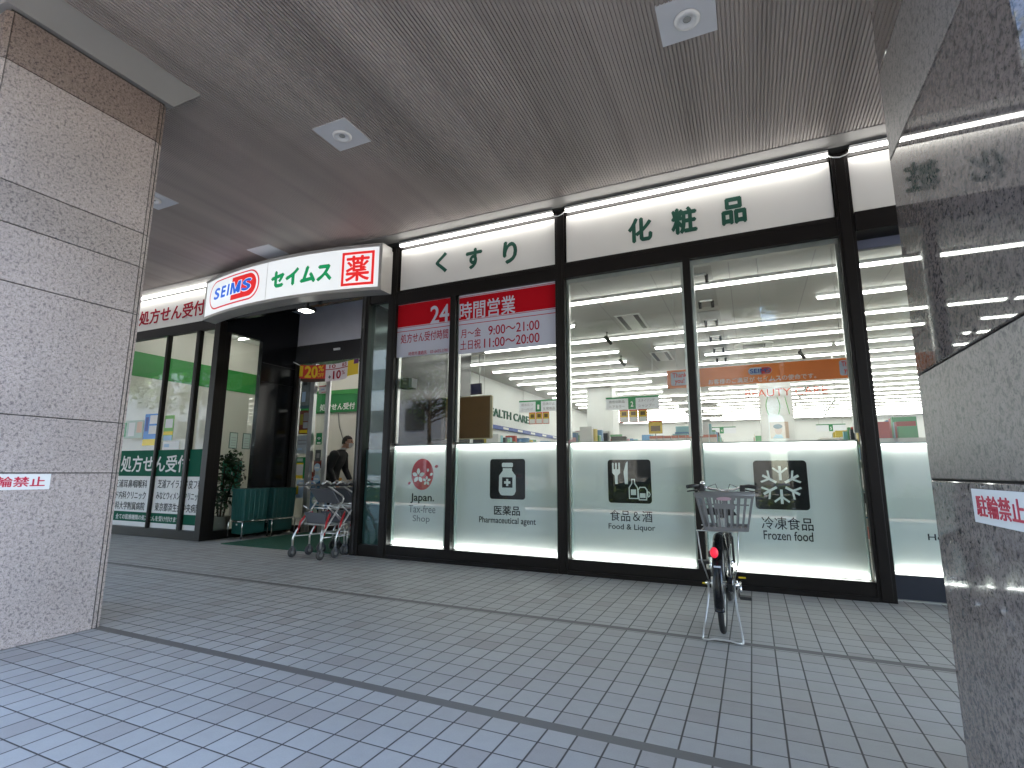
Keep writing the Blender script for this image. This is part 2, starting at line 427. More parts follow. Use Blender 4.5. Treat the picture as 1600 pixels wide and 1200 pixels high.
TRIM = mat('ceiling_trim_paint', (.26, .25, .235), .55, var=.06, vscale=3)
structure('ceiling_border', MB().box(-34, 14, 5.47, 5.70, ZC - .006, ZC + .12), TRIM)
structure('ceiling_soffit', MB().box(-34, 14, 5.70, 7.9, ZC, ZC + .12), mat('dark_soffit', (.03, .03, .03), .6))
structure('ceiling_edge_beam', MB().box(-34, 14, EDGE - .25, EDGE, ZC - .04, ZC + .5), mat('edge_beam', (.30, .27, .25), .6, var=.1))

# unseen building over the arcade, added as a block against the sky
t = thing('building', (-10, 3, 4.6), 'unseen grey tiled upper storeys over the arcade, added to block the sky', 'building')
TILEW = mat('wall_tile', (.33, .29, .27), .6, var=.08, vscale=3)
MB().box(-34, 14, EDGE - .25, 30, ZC + .5, 10.5).build('wall', TILEW, t)
for i in range(12):
    for zz in (5.7, 8.3):
        MB().box(-32 + i * 3.8, -30 + i * 3.8, EDGE - .27, EDGE - .23, zz, zz + 1.4).build('window', DARKPANEL, t)
# flank walls closing the ends of the arcade far out of view
for x, lab in ((-34.2, 'left'), (14, 'right')):
    t = MB().box(x, x + .2, 5.0, 30, 0, ZC + .5).build('side_wall', TILEW)
    tag(t, f'tiled end wall of the building at the far {lab} end of the arcade', 'wall')

# ------------------------------------------------------------------ granite columns
def column(face, back, y0, y1, label, lip):
    t = thing('granite_column', ((face + back) / 2, (y0 + y1) / 2, 0), label, 'column')
    levels = [(0, 1.10, 0), (1.10, 1.475, 1), (1.475, 2.34, 0), (2.34, 2.73, 1), (2.73, 3.01, 0), (3.01, 3.84, 1), (3.84, 4.2, 0)]
    j = .006
    s = 1 if back > face else -1
    for z0, z1, rough in levels:
        if lip:   # the left column: every course has a chamfered corner strip on the shop side
            rough = rough or z0 < .5 or (2 > z0 > 1.4)
        mt = (GR_ROUGH if rough else (GR_BROWN if z0 > 3.5 else GR_POL)) if lip else (GR_HONED if rough else (GR_LOW if z0 < 1 else GR_DARK))
        a, b = z0 + j / 2, z1 - j / 2
        MB().box(face, back, y0 + .035, y1 - .06, a, b, .004).build('stone_course', mt, t)
        ch = .022
        MB().hexa([(face + s * .002, y1 - .06 + j, a), (face + s * ch, y1, a), (back, y1, a), (back, y1 - .06 + j, a)],
                  [(face + s * .002, y1 - .06 + j, b), (face + s * ch, y1, b), (back, y1, b), (back, y1 - .06 + j, b)]).build('corner_strip', mt, t)
        MB().hexa([(face + s * .03, y0, a), (face + s * .002, y0 + .035 - j, a), (back, y0 + .035 - j, a), (back, y0, a)],
                  [(face + s * .03, y0, b), (face + s * .002, y0 + .035 - j, b), (back, y0 + .035 - j, b), (back, y0, b)]).build('corner_strip', mt, t)
    MB().box(face + s * .012, back - s * .01, y0 + .02, y1 - .02, 0, 4.22).build('joint_core', GROUT, t)
    # plain painted collar where the column meets the ceiling
    o_ = .03; q_ = .17
    lo, hi = min(face, back), max(face, back)
    MB().hexa([(lo - o_, y0 - o_, 4.212), (hi + o_, y0 - o_, 4.212), (hi + o_, y1 + o_, 4.212), (lo - o_, y1 + o_, 4.212)],
              [(lo - q_, y0 - q_, ZC + .004), (hi + q_, y0 - q_, ZC + .004), (hi + q_, y1 + q_, ZC + .004), (lo - q_, y1 + q_, ZC + .004)]).build('ceiling_collar', TRIM, t)
    return t
column(-4.36, -5.6, 1.34, 2.40, 'square pinkish grey granite column with white no-parking notice, left of the photo', True)
column(.578, 1.75, 1.30, 2.385, 'polished granite column mirroring the shop lights, nearest on the right', False)

def notice(face, ya, yb, z0, z1, side, label):
    # bicycle parking ban notice fixed to a column; side=+1 faces +x, -1 faces -x
    t = thing('notice_plate', (face, (ya + yb) / 2, (z0 + z1) / 2), label, 'sign')
    MB().box(face, face + side * .004, min(ya, yb), max(ya, yb), z0, z1).build('plate', PAPER, t)
    mp = (lambda u, v, d: (face + .004 + d, u, v)) if side > 0 else (lambda u, v, d: (face - .004 - d, -u, v))
    w = abs(yb - ya); lo = min(ya, yb) if side > 0 else -max(ya, yb)
    text('駐輪禁止', (lo + w * .08, lo + w * .93, z0 + .018, z1 - .016), 0, mat('notice_red', (.50, .012, .05), .5), t, .004, mapf=mp, depth=.001, heavy=.014)
notice(-4.36, 1.56, 1.965, .992, 1.093, 1, 'white notice with red characters stuck on the left granite column')
notice(.578, 1.945, 1.605, .985, 1.078, -1, 'white notice with red characters stuck on the polished right column')

# ------------------------------------------------------------------ square downlight panels in the ceiling
def downlight(cx, cy_, w, label, lens=True):
    t = thing('ceiling_downlight', (cx, cy_, ZC), label, 'ceiling light', 'square white downlights in the arcade ceiling')
    MB().box(cx - w / 2, cx + w / 2, cy_ - .19, cy_ + .19, ZC - .008, ZC + .012).build('panel', mat('downlight_panel', (.64, .65, .68), .5, var=.03, vscale=4), t)
    if lens:
        MB().lathe([(.092, -.012), (.09, -.022), (.06, -.03), (.046, -.012), (.030, -.010)], (cx, cy_, ZC), seg=36).build('trim_ring', WHITE, t)
        MB().lathe([(.030, -.011), (.028, -.016), (.012, -.018)], (cx, cy_, ZC), seg=24).build('lens', mat('dead_lens', (.35, .35, .33), .25), t)
downlight(-.213, 3.50, .395, 'white square downlight panel with round fitting, nearest the top right')
downlight(-3.445, 3.50, .40, 'white square downlight panel with round fitting, in the middle of the ceiling')
downlight(-6.42, 3.50, .40, 'white square downlight panel half hidden behind the left column')
downlight(-6.42, 5.18, .45, 'plain white square panel above the curved shop sign', False)

# ================================================================== SHOP FRONT
front = thing('shop_front', (-3, YF, 0), 'black framed glass shop front of the drugstore', 'shop front')
def fbox(name, x0, x1, z0, z1, y0=YF - .025, y1=YF + .05, m=BLACK, bev=.003):
    return MB().box(x0, x1, y0, y1, z0, z1, bev).build(name, m, front)
ZT0, ZT1 = 3.455, 3.655     # transom
# posts
for x0, x1 in ((-4.565, -4.43), (-2.045, -1.925), (.94, 1.085)):
    fbox('post', x0, x1, 0, 4.32, YF - .035, YF + .055)
    fbox('post_cover', x0 + .03, x1 - .03, 0.02, 4.31, YF - .045, YF - .034)
for x0, x1 in ((-3.545, -3.465), (-.552, -.475)):
    fbox('mullion', x0, x1, .165, ZT0)
# base rails and transoms per bay
bays = [(-4.43, -3.545), (-3.465, -2.045), (-1.925, -.552), (-.475, .94)]
for x0, x1 in ((-4.43, -2.045), (-1.925, .94)):
    fbox('base_rail', x0, x1, 0, .165)
    fbox('base_ledge', x0, x1, 0.0, .045, YF - .045, YF - .025)
    fbox('transom', x0, x1, ZT0, ZT1)
    fbox('transom_lip', x0, x1, ZT1 - .05, ZT1 - .02, YF - .033, YF - .025)
    fbox('head_rail', x0, x1, 4.27, 4.36, YF - .02, YF + .09)
for x0, x1 in bays:
    MB().box(x0 - .01, x1 + .01, YF + .03, YF + .038, .16, ZT0 + .01).build('window_pane', GLASS, front)
    MB().box(x0, x1, YF + .04, YF + .12, ZT0 - .055, ZT0).build('blind_box', ALU, front)
    MB().box(x0, x0 + .03, YF + .045, YF + .10, 1.5, ZT0 - .055).build('inner_jamb', ALU, front)
    MB().box(x1 - .03, x1, YF + .045, YF + .10, 1.5, ZT0 - .055).build('inner_jamb', ALU, front)
MB().box(-.52, -.455, YF - .049, YF - .0445, .032, .046).build('yellow_mark', YELLOW, front)
MB().box(-.185, -.12, YF - .049, YF - .0445, .112, .126).build('yellow_mark', YELLOW, front)
for xa, xb in ((-2.07, -1.88), (.90, 1.11)):
    MB().tube([(xa, YF - .08, 4.30), (xa + .05, YF - .10, 4.255), ((xa + xb) / 2, YF - .105, 4.24), (xb - .05, YF - .10, 4.255), (xb, YF - .08, 4.30)], .006, 6).build('light_cable', WHITE, front)
# right hand bay, set back a little
YR = YF + .2
MB().box(1.085, 3.4, YR - .03, YR + .09, 0, .215).build('base_rail', mat('blue_black_plinth', (.012, .016, .028), .4), front)
MB().box(1.085, 3.4, YF - .06, YF + .3, ZT0, ZT1).build('transom', BLACK, front)
MB().box(1.085, 3.4, YR, YR + .06, 3.36, ZT0).build('blind_box', mat('blue_grey_strip', (.10, .11, .16), .4), front)
MB().box(1.085, 3.4, YR + .03, YR + .038, .2, 3.4).build('window_pane', GLASS, front)
fbox('head_rail', 1.085, 3.4, 4.27, 4.36, YF - .02, YF + .09)
MB().box(3.4, 14, YF - .05, YF + .3, 0, 4.36).build('wall_return', BLACK2, front)
# narrow bay beside the entrance
fbox('jamb', -5.035, -4.905, 0, ZT1 + .02, YF - .04, YF + .12)
fbox('jamb_edge', -4.99, -4.96, .02, ZT1, YF - .052, YF - .041, mat('dark_metal_edge', (.04, .038, .038), .3, .6))
fbox('base_rail', -4.905, -4.565, 0, .15)
fbox('transom', -4.905, -4.565, 3.52, ZT1 + .02)
MB().box(-4.935, -4.555, YF + .03, YF + .038, .14, 3.53).build('window_pane', glass('green_glass', (.74, .86, .84), .07), front)
MB().box(-4.93, -4.56, YF + .06, YF + .064, .15, 1.42).build('frosted_film', mat('frosted_green_film', (.13, .21, .21), .5, var=.08, vscale=4), front)
fbox('fascia_backing', -8.2, -4.565, ZT1 + .02, 4.36, YF + .02, YF + .12, BLACK2)
# inner wall over the transom hides the ceiling void
MB().box(-4.5, 3.4, YF + .13, YF + .2, 3.62, 4.36).build('void_board', WHITEP, front)

# left wing: three panes, black rails
LW0 = -14.0; CX = -8.12
for x0, x1 in ((-9.555, -9.49), (-8.725, -8.63)):
    fbox('mullion', x0, x1, .13, 3.56)
    fbox('mullion_face', x0 + .02, x1 - .02, .14, 3.55, YF - .031, YF - .026)
fbox('mullion', -11.4, -11.25, .13, 3.56)
fbox('base_rail', LW0, CX, 0, .15)
fbox('transom', LW0, CX, 3.545, 3.72)
fbox('head_rail', LW0, CX, 4.33, 4.37, YF - .03, YF + .09)
for x0, x1 in ((-14, -11.4), (-11.25, -9.555), (-9.49, -8.725), (-8.63, -8.24)):
    MB().box(x0, x1, YF + .03, YF + .038, .14, 3.56).build('window_pane', GLASS, front)
# corner post and the return wall of the entrance recess
fbox('corner_post', CX - .13, CX + .004, 0, 4.36, YF - .032, YF + .10)
MB().box(CX - .10, CX, YF + .10, 7.45, 3.50, 4.36).build('return_head', BLACK2, front)
MB().box(CX - .10, CX, YF + .10, 7.45, 0, .14).build('return_base', BLACK, front)
MB().box(CX - .10, CX, YF + .10, YF + .20, .14, 3.50).build('return_post', BLACK, front)
MB().box(CX - .10, CX, 6.62, 7.45, .14, 3.50).build('return_panel', BLACK2, front)
for zz in (2.75, 3.1): MB().box(CX, CX + .004, 6.64, 7.43, zz, zz + .006).build('panel_groove', mat('groove_dark', (.03, .03, .032), .4), front)
MB().box(CX - .055, CX - .047, YF + .19, 6.63, .13, 3.51).build('window_pane', GLASS, front)
MB().box(-5.03, -4.97, YF + .12, 7.45, 0, 4.36).build('return_wall', BLACK2, front)

# ------------------------------------------------------------------ fascia signs
def fascia(x0, x1, z0, z1, label, yb=YF - .01, tube_y=YF - .075, zt=None):
    t = thing('fascia_sign', ((x0 + x1) / 2, YF, z0), label, 'sign')
    MB().box(x0, x1, yb, yb + .03, z0, z1).build('panel', FASCIA, t)
    zt = zt or z1 + .03
    MB().box(x0 + .01, x1 - .01, tube_y - .02, tube_y + .045, zt + .022, zt + .050).build('light_housing', WHITEP, t)
    MB().box(x0 + .012, x1 - .012, tube_y - .012, tube_y + .028, zt - .004, zt + .021, .006).build('light_tube', TUBE_OUT, t)
    return t
ZF0, ZF1 = 3.657, 4.268
t = fascia(-4.388, -2.047, ZF0, ZF1, 'white lit fascia panel with three green hiragana characters')
for s, b in (('く', (-3.805, -3.615, 3.815, 4.112)), ('す', (-3.325, -3.075, 3.79, 4.085)), ('り', (-2.77, -2.565, 3.775, 4.088))):
    text(s, b, YF - .0105, G_DARK, t, .004, depth=.002, heavy=.036)
t = fascia(-1.898, .923, ZF0, ZF1, 'wide white lit fascia panel with three green kanji characters')
for s, b in (('化', (-1.14, -.86, 3.755, 4.062)), ('粧', (-.65, -.37, 3.762, 4.083)), ('品', (-.118, .132, 3.772, 4.085))):
    text(s, b, YF - .0105, G_DARK, t, .004, depth=.002, heavy=.036)
fascia(1.09, 3.38, ZF0, ZF1, 'blank white lit fascia panel at the right end, beside the polished column')
t = fascia(-14.0, -8.21, 3.725, 4.335, 'white lit fascia panel with crimson characters over the left windows', zt=4.345)
text('処方せん受付', (-10.49, -8.60, 3.835, 4.125), YF - .0105, REDT, t, .004, depth=.004, heavy=.012)

# ------------------------------------------------------------------ curved light box sign over the entrance
arc = lambda x: 5.48 - .24 * (1 - ((x + 6.35) / 1.85) ** 2)
sign = thing('curved_sign', (-6.3, 5.45, 3.9), 'curved white light box sign over the entrance, with a pill-shaped logo, red square', 'sign')
SX0, SX1, SZ0, SZ1 = -8.2, -4.5, 3.60, 4.285
def arc_strip(name, x0, x1, z0, z1, d0, d1, m, n=28):
    bm = bmesh.new(); rows = []
    for i in range(n + 1):
        x = x0 + (x1 - x0) * i / n; y = arc(x)
        rows.append([bm.verts.new((x, y - d1, z0)), bm.verts.new((x, y - d1, z1)), bm.verts.new((x, y - d0, z1)), bm.verts.new((x, y - d0, z0))])
    for a, b in zip(rows, rows[1:]):
        for k in range(4): bm.faces.new((a[k], b[k], b[(k + 1) % 4], a[(k + 1) % 4]))
    bm.faces.new(rows[0]); bm.faces.new(rows[-1][::-1])
    q = MB(); q.bm.free(); q.bm = bm
    return q.build(name, m, sign)
CAB = mat('sign_cabinet', (.40, .39, .37), .45, .2, var=.05)
arc_strip('cabinet_top', SX0, SX1, SZ1 - .045, SZ1, -.20, .012, CAB)
arc_strip('cabinet_bottom', SX0, SX1, SZ0, SZ0 + .045, -.22, .012, CAB)
for x0, x1 in ((SX0, SX0 + .03), (SX1 - .045, SX1)): arc_strip('cabinet_end', x0, x1, SZ0 + .045, SZ1 - .045, -.22, .012, CAB, 2)
def lit_face():
    m = bpy.data.materials.new('lit_sign_face'); m.use_nodes = True; nt = m.node_tree; b = nt.nodes['Principled BSDF']
    b.inputs['Base Color'].default_value = (.75, .77, .78, 1); b.inputs['Roughness'].default_value = .35
    b.inputs['Emission Color'].default_value = (.93, .98, 1, 1); b.inputs['Emission Strength'].default_value = .047
    return m
arc_strip('face', SX0 + .03, SX1 - .045, SZ0 + .045, SZ1 - .045, -.03, 0, lit_face())
arc_strip('face_seam', -6.478, -6.472, SZ0 + .045, SZ1 - .045, 0, .0015, ALU, 1)
bmf = lambda d0: (lambda u, v, d: (u, arc(u) - d0 - d, v))
def arc_poly(name, pts, m, d0=.003, d1=.006):
    bm = bmesh.new(); vs = [bm.verts.new((x, 0, z)) for x, z in pts]; bm.faces.new(vs)
    bmesh.ops.triangulate(bm, faces=bm.faces)
    for k in range(4):
        es = [e for e in bm.edges if abs(e.verts[0].co.x - e.verts[1].co.x) > .12]
        if es: bmesh.ops.subdivide_edges(bm, edges=es, cuts=1); bmesh.ops.triangulate(bm, faces=bm.faces)
    for v in bm.verts: v.co.y = arc(v.co.x) - d1
    q = MB(); q.bm.free(); q.bm = bm
    return q.build(name, m, sign)
LS = .050
LOGO_R = lit('logo_red', (.60, .012, .03), LS); LOGO_W = lit('logo_white', (.80, .84, .86), LS)
SIGN_R = lit('lit_sign_red', (.75, .02, .02), LS); SIGN_G = lit('lit_sign_green', (.0, .27, .09), LS); SIGN_B = lit('lit_sign_blue', (.01, .13, .66), LS)
arc_poly('logo_ring', round_rect(-8.02, -6.635, 3.715, 4.20, .240, 10), LOGO_R, d1=.003)
arc_poly('logo_field', round_rect(-7.995, -6.66, 3.738, 4.178, .218, 10), LOGO_W, d1=.005)
half = [(x, z) for x, z in round_rect(-7.96, -6.70, 3.775, 4.145, .183, 12)]
half = [(max(x, -7.335 + (z - 3.775) * .05), z) for x, z in half]
arc_poly('logo_half', half, SIGN_R, d1=.007)
def arc_text(s, b, m, d0, off, shear=0., heavy=0.):
    return text(s, b, 0, m, sign, off, depth=.0015, mapf=bmf(d0), shear=shear, heavy=heavy)
def logo_word(m, d, g, hv):
    sh = lambda x, z: x + (z - 3.967) * .10
    for ch, a, b in (('S', -7.85, -7.665), ('E', -7.625, -7.475), ('I', -7.435, -7.385), ('S', -7.045, -6.815)):
        if ch == 'I': arc_poly('lettering', [(sh(x, z), z) for x, z in ((a - g, 3.872 - g), (b + g, 3.872 - g), (b + g, 4.062 + g), (a - g, 4.062 + g))], m, d1=d + .001)
        else: arc_text(ch, (a - g, b + g, 3.872 - g, 4.062 + g), m, d, 0, .10, hv)
    M_ = [(-7.345, 3.872), (-7.285, 3.872), (-7.285, 3.985), (-7.235, 3.872), (-7.185, 3.872), (-7.135, 3.985), (-7.135, 3.872), (-7.075, 3.872), (-7.075, 4.062), (-7.145, 4.062), (-7.21, 3.935), (-7.275, 4.062), (-7.345, 4.062)]
    if g: M_ = [(-7.345 - g, 3.872 - g), (-7.075 + g, 3.872 - g), (-7.075 + g, 4.062 + g), (-7.145 - g, 4.062 + g), (-7.21, 3.935 + 2 * g), (-7.275 + g, 4.062 + g), (-7.345 - g, 4.062 + g)]
    arc_poly('lettering', [(sh(x, z), z) for x, z in M_], m, d1=d + .001)
logo_word(LOGO_W, .008, .013, .05)
logo_word(SIGN_B, .012, 0., .035)
arc_text('セイムス', (-6.372, -5.262, 3.80, 4.072), SIGN_G, .004, .0, .0, .055)
for b in ((-5.108, -4.617, 4.150, 4.188), (-5.108, -4.617, 3.690, 3.728), (-5.108, -5.070, 3.728, 4.150), (-4.655, -4.617, 3.728, 4.150)):
    arc_poly('red_square', [(b[0], b[2]), (b[1], b[2]), (b[1], b[3]), (b[0], b[3])], SIGN_R, d1=.004)
arc_text('薬', (-5.045, -4.68, 3.748, 4.132), SIGN_R, .004, .002, 0, .018)
t = thing('floodlight', (-6.06, 5.66, 3.57), 'small lit floodlight under the curved sign', 'lamp')
MB().box(-6.17, -5.95, 5.55, 5.75, 3.545, 3.60, .008).build('housing', PLASTIC_BLACK, t)
MB().box(-6.14, -5.98, 5.575, 5.725, 3.535, 3.5445).build('lens', emis('flood_lens', (1, .98, .9), 3.5), t)
MB().box(-6.08, -6.04, 5.64, 5.68, 3.60, 3.80).build('bracket', PLASTIC_BLACK, t)

# ------------------------------------------------------------------ backlit panels behind the lower panes
WB = mat('backlit_board', (.68, .70, .67), .55, var=.015, vscale=3)
def lightbox(x0, x1, z1, label, y=YF, z0=.172):
    x0 *= 1.012; x1 *= 1.012
    t = thing('backlit_panel', ((x0 + x1) / 2, y + .1, z0), label, 'backlit panel')
    MB().box(x0, x1, y + .115, y + .14, z0, z1).build('board', WB, t)
    for za, zb in ((z0, z0 + .012), (z1 - .012, z1)):
        MB().box(x0 + .02, x1 - .02, y + .078, y + .096, za, zb).build('edge_light', TUBE_PANEL, t)
    MB().box(x0, x1, y + .06, y + .15, z1, z1 + .018).build('top_cap', mat('cap_metal', (.36, .38, .36), .35, .6), t)
    for xa in (x0, x1 - .012): MB().box(xa, xa + .012, y + .062, y + .114, z0, z1).build('side_trim', mat('clear_edge', (.35, .42, .39), .2), t)
    return t, y + .1145
def box_text(t, y, s, b, m=INK, off=.012, **k): return text(s, b, y, m, t, off, depth=.001, **k)
# 1 tax-free
t, yb = lightbox(-4.385, -3.56, 1.452, 'backlit white panel with red cherry blossom circle and three lines of Roman lettering')
sc_ = 1.02
TR = mat('emblem_red', (.42, .012, .03), .45); TRB = mat('emblem_white', (.70, .74, .72), .5)
cx, cz = -3.995, 1.085
MB().poly(ellipse(cx, cz, .172, .205, 48), yb - .002, yb).build('emblem_disc', TR, t)
def petal(px, pz, L, W, a):
    pts = []
    for k in range(17):
        s = k / 16; w = W * math.sin(math.pi * min(1, s * 1.02)) ** .8
        pts.append((s * L, w))
    pts[-1] = (L * .93, 0)
    pts += [(p[0], -p[1]) for p in pts[-2:0:-1]]
    return [(px + p[0] * math.cos(a) - p[1] * math.sin(a), pz + p[0] * math.sin(a) + p[1] * math.cos(a)) for p in pts]
mbp = MB()
for k in range(5):
    a = R(90 + 72 * k)
    mbp.poly(petal(cx - .062 + .015 * math.cos(a), cz - .02 + .015 * math.sin(a), .088, .026, a), yb - .004, yb - .002)
    mbp.poly(petal(cx + .072 + .01 * math.cos(a), cz - .085 + .01 * math.sin(a), .056, .017, a), yb - .004, yb - .002)
mbp.poly(petal(cx + .085, cz + .03, .05, .016, R(85)), yb - .004, yb - .002)
mbp.poly(petal(cx + .12, cz - .015, .055, .018, R(35)), yb - .004, yb - .002)
mbp.build('blossoms', TRB, t)
MB().poly(petal(cx + .19, cz + .095, .058, .02, R(15)), yb - .002, yb).build('loose_petal', TR, t)
MB().poly(petal(cx - .225, cz - .135, .052, .018, R(35)), yb - .002, yb).build('loose_petal', TR, t)
box_text(t, yb, 'Japan.', (-4.172, -3.80, .705, .835), INK, .022)
box_text(t, yb, 'Tax-free', (-4.195, -3.775, .585, .683), INK_GREY, -.002)
box_text(t, yb, 'Shop', (-4.125, -3.86, .448, .552), INK_GREY, -.002)
# 2 medicine
t, yb = lightbox(-3.425, -2.05, 1.462, 'backlit white panel with black medicine bottle icon')
def icon(t, yb, x0, x1, z0, z1):
    MB().poly(round_rect(x0, x1, z0, z1, .035), yb - .0015, yb).build('icon_field', INK, t)
icon(t, yb, -2.985, -2.507, .79, 1.278)
bx = -2.745
mbp = MB().poly(round_rect(bx - .075, bx + .075, 1.178, 1.232, .016), yb - .003, yb - .0015)
mbp.poly([(bx - .062, 1.165), (bx - .062, 1.135), (bx - .112, 1.075), (bx - .115, .89), (bx - .095, .848), (bx - .07, .836), (bx + .07, .836), (bx + .095, .848), (bx + .115, .89), (bx + .112, 1.075), (bx + .062, 1.135), (bx + .062, 1.165)], yb - .003, yb - .0015)
mbp.build('bottle_icon', TRB, t)
MB().box(bx - .07, bx + .07, yb - .0045, yb - .003, .93, 1.055).build('label_icon', INK, t)
mbp = MB(); mbp.box(bx - .042, bx + .042, yb - .006, yb - .0045, .978, 1.007); mbp.box(bx - .014, bx + .014, yb - .0062, yb - .0045, .95, 1.035); mbp.build('cross_icon', TRB, t)
box_text(t, yb, '医薬品', (-2.925, -2.575, .598, .712), INK, .016)
box_text(t, yb, 'Pharmaceutical agent', (-3.13, -2.37, .478, .575), INK, .012)
# 3 food and liquor
t, yb = lightbox(-1.895, -.557, 1.452, 'backlit white panel with black fork, knife and bottle icon')
icon(t, yb, -1.487, -1.008, .785, 1.262)
mbp = MB()
fx = -1.392
for dx in (-.036, 0, .036): mbp.poly(round_rect(fx + dx - .0095, fx + dx + .0095, 1.14, 1.228, .008, 3), yb - .003, yb - .0015)
mbp.poly([(fx - .0455, 1.155), (fx - .0455, 1.115), (fx - .018, 1.085), (fx - .0135, .992), (fx + .0135, .992), (fx + .018, 1.085), (fx + .0455, 1.115), (fx + .0455, 1.155)], yb - .0032, yb - .0015)
kx = -1.275
mbp.poly([(kx - .022, .992), (kx + .012, .992), (kx + .016, 1.245), (kx - .005, 1.225), (kx - .032, 1.13), (kx - .032, 1.11)], yb - .003, yb - .0015)
def ring_pts(outer, inner):
    return outer, inner
def outline(mbx, pts, w, ya, yb_):
    c = [sum(p[0] for p in pts) / len(pts), sum(p[1] for p in pts) / len(pts)]
    n = len(pts)
    inn = []
    for i in range(n):
        p0, p1, p2 = pts[i - 1], pts[i], pts[(i + 1) % n]
        d1 = Vector((p1[0] - p0[0], p1[1] - p0[1])).normalized(); d2 = Vector((p2[0] - p1[0], p2[1] - p1[1])).normalized()
        n1 = Vector((-d1.y, d1.x)); n2 = Vector((-d2.y, d2.x)); nn = (n1 + n2); nn = nn / max(.4, nn.length_squared) * 2 if nn.length > .01 else n1
        inn.append((p1[0] + nn.x * w, p1[1] + nn.y * w))
    for i in range(n):
        j = (i + 1) % n
        mbx.hexa([(pts[i][0], ya, pts[i][1]), (pts[j][0], ya, pts[j][1]), (inn[j][0], ya, inn[j][1]), (inn[i][0], ya, inn[i][1])],
                 [(pts[i][0], yb_, pts[i][1]), (pts[j][0], yb_, pts[j][1]), (inn[j][0], yb_, inn[j][1]), (inn[i][0], yb_, inn[i][1])])
bx = -1.205
outline(mbp, [(bx - .052, .832), (bx + .052, .832), (bx + .052, .955), (bx + .022, 1.0), (bx + .020, 1.05), (bx - .020, 1.05), (bx - .022, 1.0), (bx - .052, .955)], .011, yb - .003, yb - .0015)
mbp.box(bx - .028, bx + .028, yb - .0034, yb - .0015, .875, .935)
gx = -1.105
outline(mbp, [(gx - .045, .82), (gx + .045, .82), (gx + .055, .93), (gx + .03, .965), (gx - .03, .965), (gx - .055, .93)], .011, yb - .0032, yb - .0015)
mbp.box(gx - .03, gx + .03, yb - .0036, yb - .0015, .845, .895)
outline(mbp, [(gx + .052, .85), (gx + .075, .86), (gx + .085, .885), (gx + .075, .91), (gx + .052, .92)], .009, yb - .003, yb - .0015)
mbp.build('food_icons', TRB, t)
box_text(t, yb, '食品＆酒', (-1.475, -1.01, .588, .708), INK, .008)
box_text(t, yb, 'Food & Liquor', (-1.495, -.985, .482, .560), INK, .012)
# 4 frozen food
t, yb = lightbox(-.455, .92, 1.42, 'backlit white panel with black snowflake icon, behind the bicycle')
icon(t, yb, .015, .492, .765, 1.245)
mbp = MB(); sx_, sz_ = .254, 1.005
for k in range(6):
    a = R(30 + 60 * k); ca, sa = math.cos(a), math.sin(a)
    P_ = lambda r, o: (sx_ + r * ca - o * sa, sz_ + r * sa + o * ca)
    mbp.poly([P_(.045, -.012), P_(.185, -.012), P_(.185, .012), P_(.045, .012)], yb - .003 - k * 1e-4, yb - .0015)
    for sgn in (-1, 1):
        mbp.poly([P_(.105, sgn * .002), P_(.128, sgn * .002), P_(.175, sgn * .062), P_(.158, sgn * .07)], yb - .0036 - k * 1e-4, yb - .0015)
mbp.build('snowflake_icon', TRB, t)
box_text(t, yb, '冷凍食品', (.055, .505, .572, .695), INK, .008)
box_text(t, yb, 'Frozen food', (.065, .495, .472, .560), INK, .012)
# 5 right hand bay
t, yb = lightbox(1.12, 3.3, 1.40, 'backlit white panel at the right end, mostly hidden by the polished column', YR, .222)
box_text(t, yb, 'Household goods', (1.435, 2.15, .5, .575), INK, .012)

# ------------------------------------------------------------------ red opening hours banners on the upper panes
def hours(x0, x1, z0, z1, zs, label):
    t = thing('window_banner', ((x0 + x1) / 2, YF + .055, z0), label, 'banner')
    y0, y1 = YF + .022, YF + .028
    MB().box(x0, x1, y0, y1, zs, z1).build('red_field', REDB, t)
    MB().box(x0, x1, y0, y1, z0, zs).build('pale_field', BANNERW, t)
    for za, zb in ((z1 - .062, z1 - .030), (z1 - .078, z1 - .070), (zs + .032, zs + .040), (zs - .005, zs + .024)):
        MB().box(x0, x1, y0 - .002, y0, za, zb).build('stripe', BANNERW, t)
    MB().box(x0, x1, y0 - .0025, y0, zs - .03, zs - .022).build('thin_line', REDB, t)
    return t, y0
t, yb = hours(-4.43, -3.547, 2.69, 3.53, 3.085, 'red and pale window banner with large 24, left of the thin mullion')
text('24', (-3.885, -3.585, 3.115, 3.37), yb - .001, BANNERW, t, .02)
text('処方せん受付時間', (-4.365, -3.59, 2.885, 3.02), yb - .001, REDT, t, .006)
text('時間外連絡先　03-6435-3781', (-4.225, -3.59, 2.70, 2.755), yb - .001, REDT, t, .0)
t, yb = hours(-3.43, -2.047, 2.65, 3.50, 3.075, 'wide red and pale window banner with opening hours, right of the thin mullion')
text('時間営業', (-3.425, -2.605, 3.11, 3.355), yb - .001, BANNERW, t, .014)
text('月～金', (-3.395, -3.095, 2.862, 2.985), yb - .001, REDT, t, .004)
text('9:00～21:00', (-2.985, -2.275, 2.862, 2.985), yb - .001, REDT, t, .008)
text('土日祝', (-3.40, -3.095, 2.70, 2.828), yb - .001, REDT, t, .004)
text('11:00～20:00', (-3.045, -2.275, 2.70, 2.822), yb - .001, REDT, t, .008)

